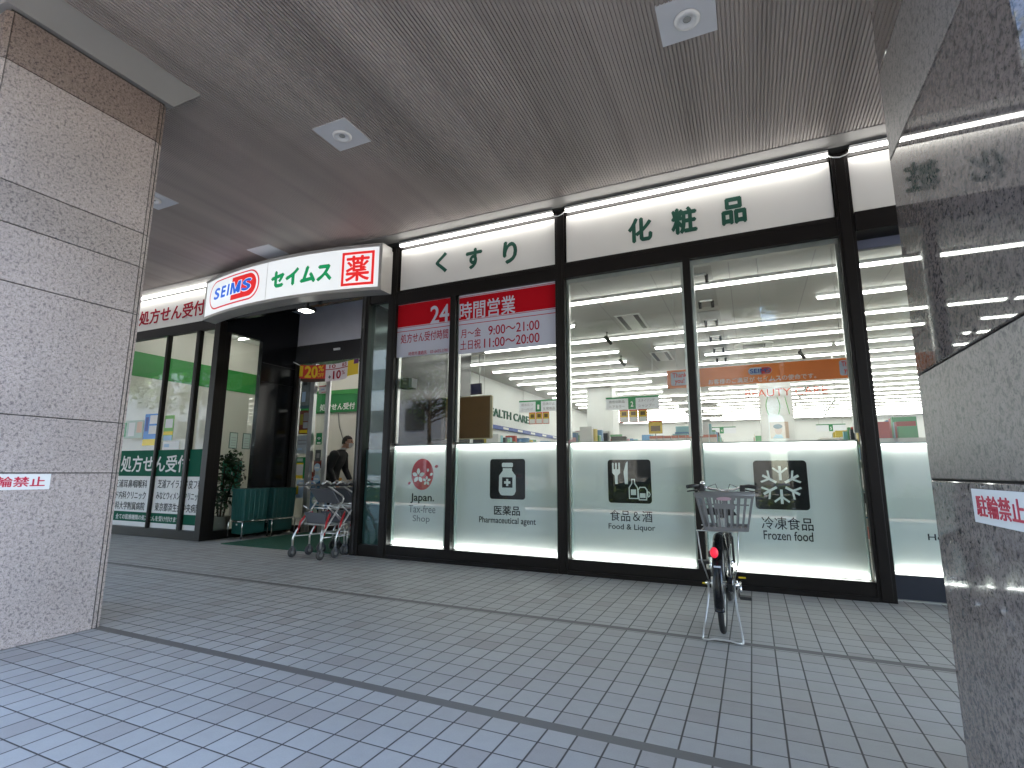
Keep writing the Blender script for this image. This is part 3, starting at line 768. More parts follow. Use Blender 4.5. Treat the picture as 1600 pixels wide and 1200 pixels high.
# ------------------------------------------------------------------ prescription counter decal, left wing
t = thing('window_decal', (-9.6, YF + .06, .15), 'green and white pharmacy decal along the foot of the left windows', 'decal')
y0 = YF + .022; y1 = YF + .028
MB().box(-13.9, -8.23, y0, y1, 1.02, 1.475).build('green_band', G_DECAL, t)
MB().box(-13.9, -8.23, y0, y1, .40, 1.02).build('white_band', PAPER, t)
MB().box(-13.9, -8.23, y0, y1, .235, .40).build('green_strip', G_DECAL, t)
MB().box(-13.9, -8.23, y0, y1, .155, .235).build('white_strip', PAPER, t)
yb = y0 - .001
text('処方せん受付', (-10.53, -8.62, 1.09, 1.385), yb, PAPER, t, .02)
for s, b in (('芝浦耳鼻咽喉科', (-10.66, -9.70, .815, .955)), ('アイランド内科クリニック', (-11.05, -9.70, .615, .755)), ('慈恵会医科大学附属病院', (-11.05, -9.70, .432, .57)),
             ('芝浦アイランド皮フ科', (-9.40, -8.24, .82, .965)), ('みなとウィメンズクリニック', (-9.41, -8.235, .63, .765)), ('東京都済生会中央病院', (-9.41, -8.235, .435, .575))):
    text(s, b, yb, INK, t, .006)
text('全ての医療機関の処方せんを受け付けます。', (-10.5, -8.68, .265, .355), yb, PAPER, t, .01)
def flyer(name, label, x0, x1, z0, z1, base, blocks, y=YF + .024, cat='notice'):
    t = thing(name, ((x0 + x1) / 2, y, z0), label, cat)
    MB().box(x0, x1, y, y + .003, z0, z1).build('sheet', base, t)
    for k, (u0, u1, v0, v1, m) in enumerate(blocks):
        w, h = x1 - x0, z1 - z0
        MB().box(x0 + u0 * w, x0 + u1 * w, y - .001 - .0002 * k, y, z0 + v0 * h, z0 + v1 * h).build('print', m, t)
    return t
PALEB = mat('pale_blue_print', (.35, .5, .65), .6); PALEG = mat('pale_green_sheet', (.42, .52, .46), .6); TXT = mat('grey_print', (.22, .22, .22), .7)
flyer('window_flyer', 'pale green sheet with small panels on the leftmost pane', -10.64, -10.02, 1.70, 2.03, PALEG, [(.04, .2, .1, .9, G_SIGN), (.3, .6, .12, .88, PAPER), (.7, .95, .3, .9, mat('peach', (.6, .4, .3), .6))])
flyer('window_poster', 'blue poster with white blocks over a yellow sheet, left windows', -9.99, -9.615, 1.56, 2.13, BLUEP, [(.4, .95, .68, .95, PAPER), (.4, .95, .36, .62, PAPER), (0, 1, 0, .2, YELLOW), (.08, .3, .45, .9, mat('navy', (.03, .06, .25), .6))])
flyer('window_flyer', 'narrow green and yellow flyer, right of the blue poster', -9.415, -9.16, 1.64, 2.08, mat('flyer_green', (.2, .45, .12), .6), [(.1, .9, .5, .86, PAPER), (0, 1, .22, .36, YELLOW), (.05, .95, 0, .2, PALEB)])
flyer('window_flyer', 'white sheet low on the middle pane, above the green decal', -9.40, -8.95, 1.48, 1.62, PAPER, [(.1, .4, .3, .7, PALEB)])

# ================================================================== SHOP INTERIOR
ZI = 3.60
structure('shop_floor', MB().quad((-14, 7.45, .003), (12, 7.45, .003), (12, 27.5, .003), (-14, 27.5, .003)), mat('vinyl_floor', (.50, .50, .47), .25, var=.05, vscale=2))
structure('shop_floor_front', MB().box(-4.97, 12, YF + .12, 7.45, -.02, .006), MATS['vinyl_floor'])
structure('pharmacy_floor', MB().box(-14, CX - .10, YF + .12, 7.45, -.02, .006), MATS['vinyl_floor'])
def ceiling_mat():
    m = bpy.data.materials.new('shop_ceiling_board'); m.use_nodes = True; nt = m.node_tree; L = nt.links; b = nt.nodes['Principled BSDF']
    g = N(nt, 'NewGeometry'); s = N(nt, 'SeparateXYZ'); L.new(g.outputs['Position'], s.inputs[0])
    f = math_n(nt, 'FRACT', math_n(nt, 'DIVIDE', math_n(nt, 'ADD', s.outputs[0], .1), .91)); j = math_n(nt, 'LESS_THAN', f, .012)
    n = N(nt, 'TexNoise'); n.inputs['Scale'].default_value = 1.2; L.new(g.outputs['Position'], n.inputs['Vector'])
    mr = N(nt, 'MapRange'); L.new(n.outputs[0], mr.inputs[0]); mr.inputs[3].default_value = .9; mr.inputs[4].default_value = 1.08
    sc = N(nt, 'VectorMath', operation='SCALE'); sc.inputs[0].default_value = (.47, .46, .435); L.new(mr.outputs[0], sc.inputs['Scale'])
    mx = N(nt, 'Mix', data_type='RGBA'); L.new(j, mx.inputs[0]); L.new(sc.outputs[0], mx.inputs[6]); mx.inputs[7].default_value = (.33, .32, .31, 1)
    L.new(mx.outputs[2], b.inputs['Base Color']); b.inputs['Roughness'].default_value = .7
    return m
SCEIL = ceiling_mat()
structure('shop_ceiling', MB().box(-4.96, 12, YF + .2, 27.5, ZI, ZI + .05), SCEIL)
structure('hall_ceiling', MB().box(-8.1, -4.96, 7.75, 9.6, ZI + .4, ZI + .45), WHITEP)
structure('pharmacy_ceiling', MB().box(-14, -8.1, YF + .2, 9.6, 4.25, 4.30), WHITEP)
structure('left_ceiling', MB().box(-14, -4.96, 9.6, 27.5, ZI, ZI + .05), SCEIL)
CREAM = mat('cream_wall', (.64, .62, .56), .7, var=.03, vscale=1.5)
WALLW = mat('shop_wall_white', (.76, .77, .76), .7, var=.03, vscale=1.2)
# walls
t = thing('health_wall', (-6.35, 18, 0), 'long white inner wall with green HEALTH CARE lettering and blue shelf header', 'wall')
MB().box(-6.45, -6.27, 9.7, 27.4, 0, ZI).build('wall', WALLW, t)
mp = lambda u, v, d: (-6.27 + .002 + d, u, v)
text('HEALTH CARE', (11.95, 14.95, 2.60, 2.83), 0, mat('wall_letter_green', (.01, .10, .06), .5), t, .02, mapf=mp, depth=.02)
MB().box(-6.27, -6.20, 10.6, 19, 2.27, 2.37).build('shelf_header', mat('header_blue', (.04, .08, .30), .5), t)
for k in range(8): MB().box(-6.199, -6.197, 11 + k, 11.35 + k, 2.29, 2.35).build('header_label', PAPER, t)
t = MB().box(-14, 12, 27.3, 27.5, 0, ZI).build('back_wall', WALLW); tag(t, 'white back wall of the shop far behind the ceiling lights', 'wall')
t = MB().box(8.6, 8.8, YF + .2, 27.3, 0, ZI).build('right_wall', WALLW); tag(t, 'white right wall of the shop beyond the last window bay', 'wall')
t = thing('pharmacy_wall', (-11.3, 8, 0), 'cream pharmacy side wall with a broad green band', 'wall')
MB().box(-11.4, -11.2, YF + .2, 9.7, 0, 4.25).build('wall', CREAM, t)
MB().box(-11.2, -11.19, YF + .2, 9.59, 3.0, 3.50).build('green_band', G_WALL, t)
t = thing('counter_wall', (-9, 9.7, 0), 'cream wall inside the entrance with green board and white pharmacy characters', 'wall')
MB().box(-11.2, -6.45, 9.6, 9.7, 0, 4.3).build('wall', CREAM, t)
MB().box(-11.19, -6.6, 9.55, 9.6, 2.52, 3.02).build('green_board', mat('counter_board_green', (.012, .19, .05), .45), t)
MB().hexa([(-11.18, 9.53, 3.03), (-8.0, 9.53, 2.93), (-8.0, 9.55, 2.93), (-11.18, 9.55, 3.03)], [(-11.18, 9.53, 3.06), (-8.0, 9.53, 3.06), (-8.0, 9.55, 3.06), (-11.18, 9.55, 3.06)]).build('board_edge', G_WALL, t)
text('処方せん受付', (-9.55, -8.45, 2.575, 2.74), 9.549, WHITE, t, .004, heavy=.02)
MB().tube([(-8.98, 9.58, 2.5), (-8.93, 9.58, 2.2), (-8.80, 9.58, 1.9), (-8.72, 9.58, 1.6)], .008, 6).build('cable', INK_GREY, t)
t = MB().box(-5.1, -4.97, 7.45, 8.9, 0, 4.3).build('entrance_pier', BLACK2)
tag(t, 'dark inner pier beside the open entrance door', 'wall')
t = MB().box(-13.9, -13.8, YF + .1, 9.7, 0, 4.3).build('pharmacy_end_wall', CREAM); tag(t, 'cream end wall of the pharmacy, out of sight on the left', 'wall')

# lit ceiling tubes in rows across the shop
rows = [7.02, 8.13, 9.25, 10.30, 11.30, 12.28, 13.25, 14.17, 15.18, 16.12] + [17.1 + .98 * k for k in range(10)]
ordn = ['first', 'second', 'third', 'fourth', 'fifth', 'sixth', 'seventh', 'eighth', 'ninth', 'tenth', 'eleventh', 'twelfth', 'thirteenth', 'fourteenth', 'fifteenth', 'sixteenth', 'seventeenth', 'eighteenth', 'nineteenth', 'last']
for k, y in enumerate(rows):
    lx = -4.85 if y < 9.7 else (-5.7 if k % 3 else -5.9)
    if k == 1: segs = [(lx, -2.55), (.98, 8.4)]
    elif k % 2 == 0 and k not in (4,): segs = [(lx, 1.56), (1.60, 8.4)] if k else [(lx, 1.2), (1.24, 8.4)]
    elif k == 4: segs = [(lx, -2.36), (-.75, 1.56), (1.6, 8.4)]
    else: segs = [(lx, -2.3), (-.7 - .3 * (k % 4), 8.4)]
    for i, (a, b) in enumerate(segs):
        pos = ('left', 'right')[i == len(segs) - 1] if len(segs) == 2 else ('left', 'middle', 'right')[i]
        t = thing('ceiling_tube', ((a + b) / 2, y, ZI), f'{pos} run of the {ordn[k]} row of lit ceiling tubes behind the glass', 'ceiling light', 'rows of lit tubes on the shop ceiling')
        MB().box(a, b, y - .035, y + .035, ZI - .035, ZI).build('batten', WHITE, t)
        MB().box(a + .02, b - .02, y - .024, y + .024, ZI - .068, ZI - .036, .008).build('tube', TUBE, t)
for i, (x, y) in enumerate(((-9.6, 6.7), (-9.6, 8.2))):
    t = thing('pharmacy_tube', (x, y, 4.2), f'lit tube on the pharmacy ceiling, {"near the windows" if i == 0 else "near the counter wall"}', 'ceiling light')
    MB().box(x - 1.3, x + 1.3, y - .035, y + .035, 4.215, 4.25).build('batten', WHITE, t)
    MB().box(x - 1.28, x + 1.28, y - .024, y + .024, 4.18, 4.214, .008).build('tube', TUBE_PH, t)
t = thing('hall_tube', (-6.8, 8.6, 3.9), 'lit tube on the ceiling just inside the open entrance', 'ceiling light')
MB().box(-7.8, -5.8, 8.56, 8.64, 3.965, 4.0).build('batten', WHITE, t); MB().box(-7.78, -5.82, 8.575, 8.625, 3.93, 3.964, .008).build('tube', TUBE_PH, t)

# ceiling fittings
SLOT = mat('slot_black', (.01, .01, .01), .5)
CHAN = mat('channel_grey', (.34, .335, .31), .6)
for i, (y0, y1) in enumerate(((6.3, 6.95), (7.15, 8.05), (8.3, 9.1), (9.45, 10.2), (10.5, 11.2), (11.5, 12.2))):
    t = thing('spot_recess', (-.45, (y0 + y1) / 2, ZI), f'grey ceiling recess with twin spotlights behind the thin mullion, {ordn[i]} from the glass', 'spotlight', 'twin spotlight recesses in a line on the shop ceiling')
    MB().box(-.60, -.29, y0, y1, ZI - .012, ZI - .001).build('recess', CHAN, t)
    for yy in ((y1 - .28),):
        for xx in (-.53, -.36):
            MB().cyl((xx, yy, ZI - .012), (xx, yy + .05, ZI - .10), .022, 10).build('spotlight', SLOT, t)
        MB().box(-.53, -.36, yy - .06, yy - .03, ZI - .03, ZI - .014).build('bar', WHITE, t)
for i, (x, y, lab) in enumerate(((-1.65, 8.45, 'nearer'), (-1.6, 11.3, 'farther'))):
    t = thing('air_diffuser', (x, y, ZI), f'ceiling air diffuser with two black slots, the {lab} of the two', 'air vent')
    MB().box(x - .2, x + .2, y - .46, y + .46, ZI - .010, ZI - .001).build('plate', MATS['white_paint'], t)
    for dx in (-.13, .13):
        MB().box(x + dx - .035, x + dx + .035, y - .42, y + .42, ZI - .014, ZI - .0101).build('slot', SLOT, t)
t = thing('ceiling_cassette', (.19, 10.95, ZI), 'round-ended ceiling air conditioner cassette with dark grille, right window', 'air conditioner')
MB().hexa([(x, y, ZI - .03) for x, y in [(p[0], p[1]) for p in round_rect(-.16, .54, 10.7, 11.2, .2)]], [(p[0], p[1], ZI - .001) for p in round_rect(-.16, .54, 10.7, 11.2, .2)]).build('cover', WHITEP, t)
MB().box(.0, .40, 10.8, 11.1, ZI - .036, ZI - .0301).build('grille', mat('grille_dark', (.07, .07, .07), .5), t)
for i, (x, y, lab) in enumerate(((-2.2, 8.9, 'beside the post in the third pane'), (-3.1, 9.05, 'below the opening hours banner'), (1.05, 11.6, 'at the right edge of the fourth pane'), (-2.4, 10.9, 'over the far aisle'))):
    t = thing('track_spotlight', (x, y, ZI), f'small black ceiling spotlight {lab}', 'spotlight')
    MB().cyl((x, y, ZI), (x, y, ZI - .10), .012, 8).build('stem', SLOT, t)
    MB().cyl((x - .03, y - .03, ZI - .09), (x + .06, y + .08, ZI - .20), .035, 12).build('head', SLOT, t)

# square white pillars
for x0, x1, lab in ((-4.38, -3.60, 'white square pillar inside the shop, seen in the third pane'), (.30, 1.07, 'white square pillar inside the shop carrying posters, seen in the fourth pane')):
    t = thing('shop_pillar', ((x0 + x1) / 2, 15.4, 0), lab, 'pillar')
    MB().box(x0, x1, 15, 15.78, 0, ZI, .01).build('shaft', WALLW, t)
    if x0 > 0:
        mb = MB()
        MB().box(.315, 1.07, 14.985, 15, 2.58, 3.10).build('poster_sheet', PAPER, t)
        for k, (xa, bend) in enumerate(((.50, -.05), (.72, .05), (.90, .08))):
            pts = [(xa + bend * math.sin(math.pi * s / 8) * (1 if k < 2 else 0) + (bend * s / 8 if k == 2 else 0), 14.98, 3.07 - .46 * s / 8) for s in range(9)]
            MB().tube(pts, .009, 6).build('green_curve', mat('line_green', (.1, .42, .08), .5), t)
        MB().box(.50, .93, 14.985, 15, 2.0, 2.42).build('portrait_sheet', mat('warm_beige', (.55, .42, .33), .6), t)
        MB().poly(ellipse(.69, 2.21, .085, .115, 20), 14.981, 14.985).build('portrait_face', SKIN, t)
        MB().poly(ellipse(.685, 2.305, .105, .06, 20), 14.977, 14.981).build('portrait_hair', HAIR, t)
        MB().poly([(.55, 2.003), (.80, 2.003), (.76, 2.09), (.62, 2.10)], 14.979, 14.985).build('portrait_shirt', mat('light_blue_cloth', (.3, .45, .6), .7), t)
t = thing('hanging_letters', (.9, 14.7, 3.2), 'red BEAUTY CARE letters hung from the ceiling in front of the pillar', 'sign')
MB().tube([(-.2, 14.7, 3.27), (2.0, 14.7, 3.27)], .006, 6).build('rail', STEEL, t)
for x in (-.1, 1.9): MB().tube([(x, 14.7, 3.27), (x, 14.7, ZI)], .004, 6).build('wire', STEEL, t)
text('BEAUTY CARE', (-.02, 1.83, 3.06, 3.25), 14.71, mat('letter_coral', (.62, .10, .05), .5), t, -.004, depth=.01)

# hanging aisle signs
def aisle(x0, x1, y, z0, z1, num, label, pops=True, words=('', '')):
    t = thing('aisle_sign', ((x0 + x1) / 2, y, z0), label, 'sign')
    w = x1 - x0; h = z1 - z0; xm = (x0 + x1) / 2; side = 'second pane' if x0 < -3 else 'third pane'
    MB().box(x0, x1, y, y + .02, z0, z1 - h * .13).build('board', mat('aisle_board', (.74, .75, .80), .6), t)
    MB().box(x0, x1, y - .006, y + .026, z1 - h * .13, z1).build('green_rail', G_SIGN, t)
    MB().box(xm - w * .07, xm + w * .07, y - .004, y, z0, z1 - h * .13).build('number_tab', G_SIGN, t)
    text(num, (xm - w * .025, xm + w * .025, z0 + h * .2, z0 + h * .6), y - .0045, WHITE, t, .02)
    for xs, s in ((x0 + w * .06, words[0]), (x0 + w * .62, words[1])):
        a, b = (s + '\n').split('\n')[:2]
        if a: text(a, (xs, xs + w * .30, z0 + h * .52, z0 + h * .76), y - .001, TXT, t, .002)
        if b: text(b, (xs, xs + w * .30, z0 + h * .12, z0 + h * .36), y - .001, TXT, t, .002)
    for xx in (x0 + w * .1, x1 - w * .1): MB().tube([(xx, y + .01, z1), (xx, y + .01, ZI)], .004, 6).build('wire', STEEL, t)
    if pops:
        for k in range(3):
            xa = x0 + w * (.26 + .175 * k); c = thing('price_card', (xa, y, z0 - h), f'yellow and red price card under the {side} aisle sign, {("left", "middle", "right")[k]} of its three', 'price card', f'price cards under the {side} aisle sign')
            MB().box(xa, xa + w * .165, y, y + .006, z0 - h * 1.05, z0 - .012).build('card', PAPER, c)
            MB().box(xa + w * .01, xa + w * .155, y - .003, y, z0 - h * .62, z0 - .03).build('yellow_panel', mat('card_yellow', (.62, .42, .02), .5), c)
            for p, (u0, u1, v0, v1) in enumerate(((.0, .165, -.035, -.012), (.0, .165, -h * 1.05, -h * 1.0), (.0, .012, -h * 1.0, -.035), (.153, .165, -h * 1.0, -.035))):
                MB().box(xa + w * u0, xa + w * u1, y - .004, y, z0 + v0, z0 + v1).build('red_border', mat('card_red', (.5, .07, .03), .5), c)
            MB().box(xa + w * .04, xa + w * .13, y - .005, y - .003, z0 - h * .5, z0 - h * .2).build('dark_print', mat('card_print', (.12, .07, .01), .5), c)
aisle(-4.84, -3.88, 11.0, 2.485, 2.755, '1', 'hanging aisle sign 1 with green rail in the second pane', words=('紙おむつ\nストッキング', '日焼け止\n生理用品'))
aisle(-2.53, -1.51, 10.0, 2.325, 2.572, '2', 'hanging aisle sign 2 with green rail in the third pane', words=('男性化粧品\nヘアカラー', 'スタイリング\nシャンプー'))
aisle(1.85, 2.61, 18.0, 2.36, 2.57, '5', 'small distant hanging aisle sign in the right of the fourth pane', False)
aisle(-1.15, -.35, 17.0, 2.30, 2.50, '4', 'small distant hanging aisle sign beside the thin mullion, fourth pane', False)
t = thing('price_card', (-1.42, 10, 1.9), 'single yellow and red price card on a stand below aisle sign 2', 'price card')
MB().box(-1.72, -1.47, 10.0, 10.006, 1.84, 2.06).build('card', MATS['card_yellow'], t)
MB().box(-1.73, -1.46, 9.998, 10.004, 2.06, 2.09).build('red_border', MATS['card_red'], t)
MB().box(-1.68, -1.51, 9.997, 9.9995, 1.89, 1.99).build('dark_print', MATS['card_print'], t)
MB().tube([(-1.6, 10.02, 1.84), (-1.6, 10.02, 1.55)], .008, 6).build('stand', PLASTIC_BLACK, t)

# orange thank-you banner hung behind the glass
t = thing('thanks_banner', (.1, 6.02, 2.06), 'long orange banner hung behind the glass with oval logo and white characters', 'banner')
yb = 6.0
def sag(x): return 0
MB().box(-.805, 1.03, yb, yb + .004, 2.055, 2.262).build('cloth', ORANGE, t)
for x0, x1 in ((-.765, -.575), (.868, 1.02)):
    MB().poly(round_rect(x0, x1, 2.085, 2.238, .02, 3), yb - .001, yb).build('white_box', BANNERW, t)
    text('Thank\nyou!', (x0 + .02, x1 - .015, 2.095, 2.228), yb - .0012, mat('thanks_red', (.65, .04, .02), .5), t, .03, line=.9)
MB().poly(round_rect(.035, .262, 2.150, 2.228, .038, 6), yb - .001, yb).build('logo_field', BANNERW, t)
MB().poly([(.16, 2.153), (.225, 2.153), (.245, 2.16), (.258, 2.18), (.258, 2.2), (.245, 2.218), (.225, 2.225), (.165, 2.225)], yb - .0013, yb - .001).build('logo_half', RED, t)
text('SEIMS', (.052, .245, 2.166, 2.212), yb - .0016, mat('navy_ink', (.02, .05, .25), .5), t, .03)
text('お客様のご満足が セイムスの使命です。', (-.37, .66, 2.072, 2.130), yb - .0008, mat('banner_text', (.75, .66, .6), .5), t, .012)
for x in (-.7, .2, .9): MB().tube([(x, yb + .006, 2.26), (x, yb + .006, ZI)], .0025, 6).build('line', mat('fishing_line', (.45, .45, .43), .4), t)

# brown hanging board and the ceiling monitor
t = thing('cork_board', (-4.55, 8.0, 1.69), 'large brown hanging board with pale edge, second pane', 'board')
MB().box(-5.08, -4.07, 8.0, 8.02, 1.70, 2.43).build('face', BROWN, t)
for b in ((-5.10, -4.05, 1.685, 1.70), (-5.10, -4.05, 2.43, 2.445), (-5.10, -5.08, 1.70, 2.43), (-4.07, -4.03, 1.70, 2.43)):
    MB().box(b[0], b[1], 7.99, 8.03, b[2], b[3]).build('edge', mat('pale_edge', (.45, .40, .28), .6), t)
for x in (-4.95, -4.2): MB().tube([(x, 8.01, 2.44), (x, 8.01, ZI)], .004, 6).build('wire', STEEL, t)
t = thing('ceiling_monitor', (-5.26, 9.5, 2.72), 'dark screen hung from the shop ceiling above the brown board', 'monitor')
MB().hexa([(-5.40, 9.46, 2.71), (-5.02, 9.46, 2.72), (-5.02, 9.50, 2.72), (-5.40, 9.50, 2.71)], [(-5.50, 9.52, 2.96), (-5.07, 9.52, 2.965), (-5.07, 9.57, 2.965), (-5.50, 9.57, 2.96)]).build('casing', PLASTIC_BLACK, t)
MB().quad((-5.385, 9.4595, 2.725), (-5.035, 9.4595, 2.735), (-5.08, 9.5145, 2.948), (-5.475, 9.5145, 2.943)).build('screen', mat('dark_screen', (.012, .014, .05), .15), t)
for x in (-5.45, -5.12): MB().tube([(x, 9.55, 2.95), (x, 9.55, ZI)], .008, 6).build('pole', STEEL, t)

t = thing('dark_box', (-4.30, 5.98, 2.28), 'small dark box fixed inside the glass beside the left post', 'fixture')  # plain dark box with a grey face
MB().box(-4.43, -4.29, 5.90, 6.05, 2.27, 2.42, .008).build('casing', SLOT, t)
MB().box(-4.29, -4.24, 5.91, 6.04, 2.28, 2.41).build('grey_face', GREYPL, t)

# shelves: gondolas running into the shop, goods reaching above the backlit panels
GOODS = island_colours('goods_colours', [(.6, .6, .58), (.45, .08, .06), (.1, .25, .45), (.65, .5, .1), (.7, .7, .7), (.12, .35, .16), (.55, .3, .35), (.06, .06, .07), (.65, .62, .5), (.25, .5, .55)])
SHELFW = mat('shelf_white', (.62, .62, .60), .5)
def gondola(x, y0, y1, h, label):
    t = thing('gondola_shelf', (x, (y0 + y1) / 2, 0), label, 'shelf')
    MB().box(x - .02, x + .02, y0, y1, .01, h).build('back_panel', SHELFW, t)
    MB().box(x - .42, x + .42, y0, y1, .01, .14).build('plinth', SHELFW, t)
    for e in (y0, y1 - .04): MB().box(x - .40, x + .40, e, e + .04, .14, h).build('end_panel', SHELFW, t)
    for zz in (.5, .9, 1.3):
        MB().box(x - .38, x - .021, y0 + .045, y1 - .045, zz, zz + .025).build('shelf', SHELFW, t)
        MB().box(x + .021, x + .38, y0 + .045, y1 - .045, zz, zz + .025).build('shelf', SHELFW, t)
    mb = MB(); rnd = random.Random(int(x * 100) + 5)
    for zz in (.14, .525, .925, 1.325, h):
        for sg in (-1, 1):
            y = y0 + .06
            while y < y1 - .2:
                w = rnd.uniform(.07, .16); hh = rnd.uniform(.14, .30) if zz < h else rnd.uniform(.12, .34)
                if rnd.random() < .9:
                    a = x + sg * .05; b = x + sg * rnd.uniform(.26, .36)
                    mb.box(a, b, y, y + w * .92, zz + .001, zz + hh)
                y += w
    g = mb.build('goods', GOODS, t); g['kind'] = 'stuff'
for k, (x, a, b) in enumerate(((-5.2, 9.9, 15), (-2.9, 9.2, 14.5), (-.9, 9.2, 14.5), (1.9, 9.0, 14.5), (3.9, 9.0, 15), (6.2, 9, 15))):
    gondola(x, a, b, 1.62, f'white gondola shelf full of goods, {ordn[k]} from the left behind the glass')
for k, (x, a, b) in enumerate(((-3, 18, 25), (.5, 18, 25), (4, 18, 25))):
    gondola(x, a, b, 2.1, f'distant white gondola shelf of goods, {ordn[k]} from the left at the back')
# row of red and white cartons on the shelf tops, third pane
for k in range(9):
    xa = -1.55 + .12 * k
    t = thing('carton', (xa + .05, 9.1, 1.62), 'small red and white carton standing in a row on the shelf top', 'carton', 'red and white cartons in a row in the third pane')
    MB().box(xa, xa + .105, 9.05, 9.12, 1.50, 1.69).build('body', mat('carton_white', (.66, .60, .56), .5), t)
    MB().box(xa - .001, xa + .106, 9.049, 9.121, 1.69, 1.735).build('lid', mat('carton_red', (.55, .16, .10), .5), t)
t = thing('display_ledge', (-1, 9.1, 0), 'low white display ledge under the row of cartons', 'shelf')
MB().box(-2.4, -.35, 9.0, 9.18, 0, 1.48).build('body', SHELFW, t); MB().box(-2.42, -.33, 8.98, 9.2, 1.48, 1.50).build('top', SHELFW, t)
for k, (xa, w, h) in enumerate(((-2.35, .12, .1), (-2.21, .26, .24), (-1.93, .1, .15), (-1.78, .2, .11))):
    t = thing('dark_goods', (xa + w / 2, 9.08, 1.50), f'dark green packet on the display ledge, {ordn[k]} from the left', 'packet')
    MB().box(xa, xa + w, 9.03, 9.14, 1.502, 1.50 + h, .006).build('body', mat('dark_packet', (.03, .045, .035), .5, var=.3, vscale=25), t)
    MB().box(xa + .01, xa + w - .01, 9.027, 9.03, 1.52, 1.50 + h * .5).build('label_panel', mat('packet_label', (.2, .25, .18), .5), t)
# pale promotional stand seen at the right of the fourth pane
t = thing('white_display', (2.0, 13.5, 0), 'long white display counter top at the right of the fourth pane', 'display')
MB().box(1.25, 2.25, 11.7, 12.1, 1.2, 1.80, .02).build('body', SHELFW, t); MB().box(1.3, 2.2, 11.75, 12.05, 0, 1.2).build('base', SHELFW, t)
# diagonal guide board hung over the right aisle
t = thing('category_board', (1.7, 13, 2.7), 'slanting thin white board hung over the right aisle, fourth pane', 'sign')
MB().hexa([(1.63, 12, 2.62), (1.65, 12, 2.62), (1.90, 16.5, 2.62), (1.88, 16.5, 2.62)], [(1.63, 12, 2.66), (1.65, 12, 2.66), (1.90, 16.5, 2.66), (1.88, 16.5, 2.66)]).build('board', WHITE, t)
for yy in (12.3, 16): MB().tube([(1.65 + .055 * (yy - 12), yy, 2.66), (1.65 + .055 * (yy - 12), yy, ZI)], .005, 6).build('wire', STEEL, t)

# ================================================================== ENTRANCE
YD = 7.45
door = thing('sliding_door', (-7.2, YD, 0), 'open glass sliding door of the entrance with brushed frames and stickers', 'door')
MB().box(CX, -5.03, YD - .03, YD + .25, 3.58, 4.38).build('upper_panel', GREYPANEL, door)
MB().box(CX, -5.03, YD - .05, YD + .20, 3.20, 3.575).build('header', DARKPANEL, door)
MB().box(CX, -7.75, YD - .052, YD - .05, 3.21, 3.56).build('header_lighter_sheet', mat('brushed_dark', (.22, .23, .24), .25, .8), door)  # lighter metal sheet over the left part of the header
MB().box(-7.13, -6.98, YD - .08, YD - .05, 3.40, 3.44, .004).build('sensor', WHITE, door)
MB().box(-8.105, -8.03, YD - .06, YD + .06, 0, 3.20).build('stile', mat('dark_bronze_stile', (.05, .045, .04), .3, .7), door)
MB().box(-8.02, -7.97, YD - .03, YD + .03, .10, 3.15).build('stile', ALU, door)
MB().box(-7.97, -7.68, YD - .004, YD + .004, .12, 3.12).build('side_glass', GLASS2, door)
MB().box(-7.97, -7.68, YD - .03, YD + .03, 0, .12).build('rail', mat('dark_rail', (.03, .03, .03), .4), door)
MB().box(-7.97, -7.68, YD - .03, YD + .03, 3.12, 3.18).build('rail', ALU, door)
MB().box(-7.68, -7.575, YD - .045, YD + .03, 0, 3.19).build('stile', STEEL, door)
MB().box(-7.575, -7.36, YD + .056, YD + .064, .12, 3.10).build('leaf_glass', GLASS2, door)
MB().box(-7.575, -7.36, YD + .045, YD + .075, 0, .12).build('rail', MATS['dark_rail'], door)
MB().box(-7.36, -7.265, YD + .04, YD + .08, 0, 3.15).build('stile', STEEL, door)
def sheet(x0, x1, z0, z1, y, base, blocks, label, cat='notice', name='door_notice'):
    return flyer(name, label, x0, x1, z0, z1, base, blocks, y=y, cat=cat)
yg = YD - .009
sheet(-7.95, -7.71, 2.32, 2.98, yg, mat('dim_print', (.16, .19, .19), .5, var=.35, vscale=9), [(.02, .98, .94, .99, PALEG), (.15, .6, .7, .88, mat('dark_print2', (.04, .05, .05), .5)), (.1, .5, .2, .5, PALEB), (.0, 1, 0, .09, mat('print_teal', (.05, .1, .12), .5))], 'tall grey printed poster at the top of the door side glass')
sheet(-7.95, -7.71, 1.82, 2.28, yg, mat('poster_maroon', (.16, .04, .025), .5), [(.08, .4, .4, .85, mat('olive', (.25, .24, .03), .5)), (.45, .95, .55, .9, TXT), (.45, .95, .25, .5, mat('pale_print', (.3, .33, .36), .6)), (.1, .95, .05, .18, YELLOW)], 'maroon and yellow poster on the door side glass')
sheet(-7.96, -7.70, 1.45, 1.80, yg, mat('pale_info_sheet', (.36, .42, .46), .6), [(.1, .9, .7, .75, TXT), (.1, .9, .5, .55, TXT), (.1, .5, .2, .3, PALEB)], 'pale information sheet in the middle of the door side glass')
sheet(-7.94, -7.72, .98, 1.38, yg, G_SIGN, [(.02, .8, .08, .7, PAPER), (.02, .8, .0, .16, YELLOW), (.02, .8, .66, .74, YELLOW), (.05, .7, .8, .95, PALEG)], 'green, white and yellow notice low on the door side glass')
sheet(-7.90, -7.72, .62, .95, yg, PALEB, [(0, .3, .2, .7, YELLOW), (.35, .9, .6, .9, PAPER)], 'pale blue notice at the bottom of the door side glass')
yl = YD + .052
t = flyer('wifi_sticker', 'green wireless sticker with white arcs on the door leaf', -7.545, -7.40, 1.62, 1.84, G_SIGN, [(.2, .8, .08, .2, PAPER)], y=yl, cat='sticker')
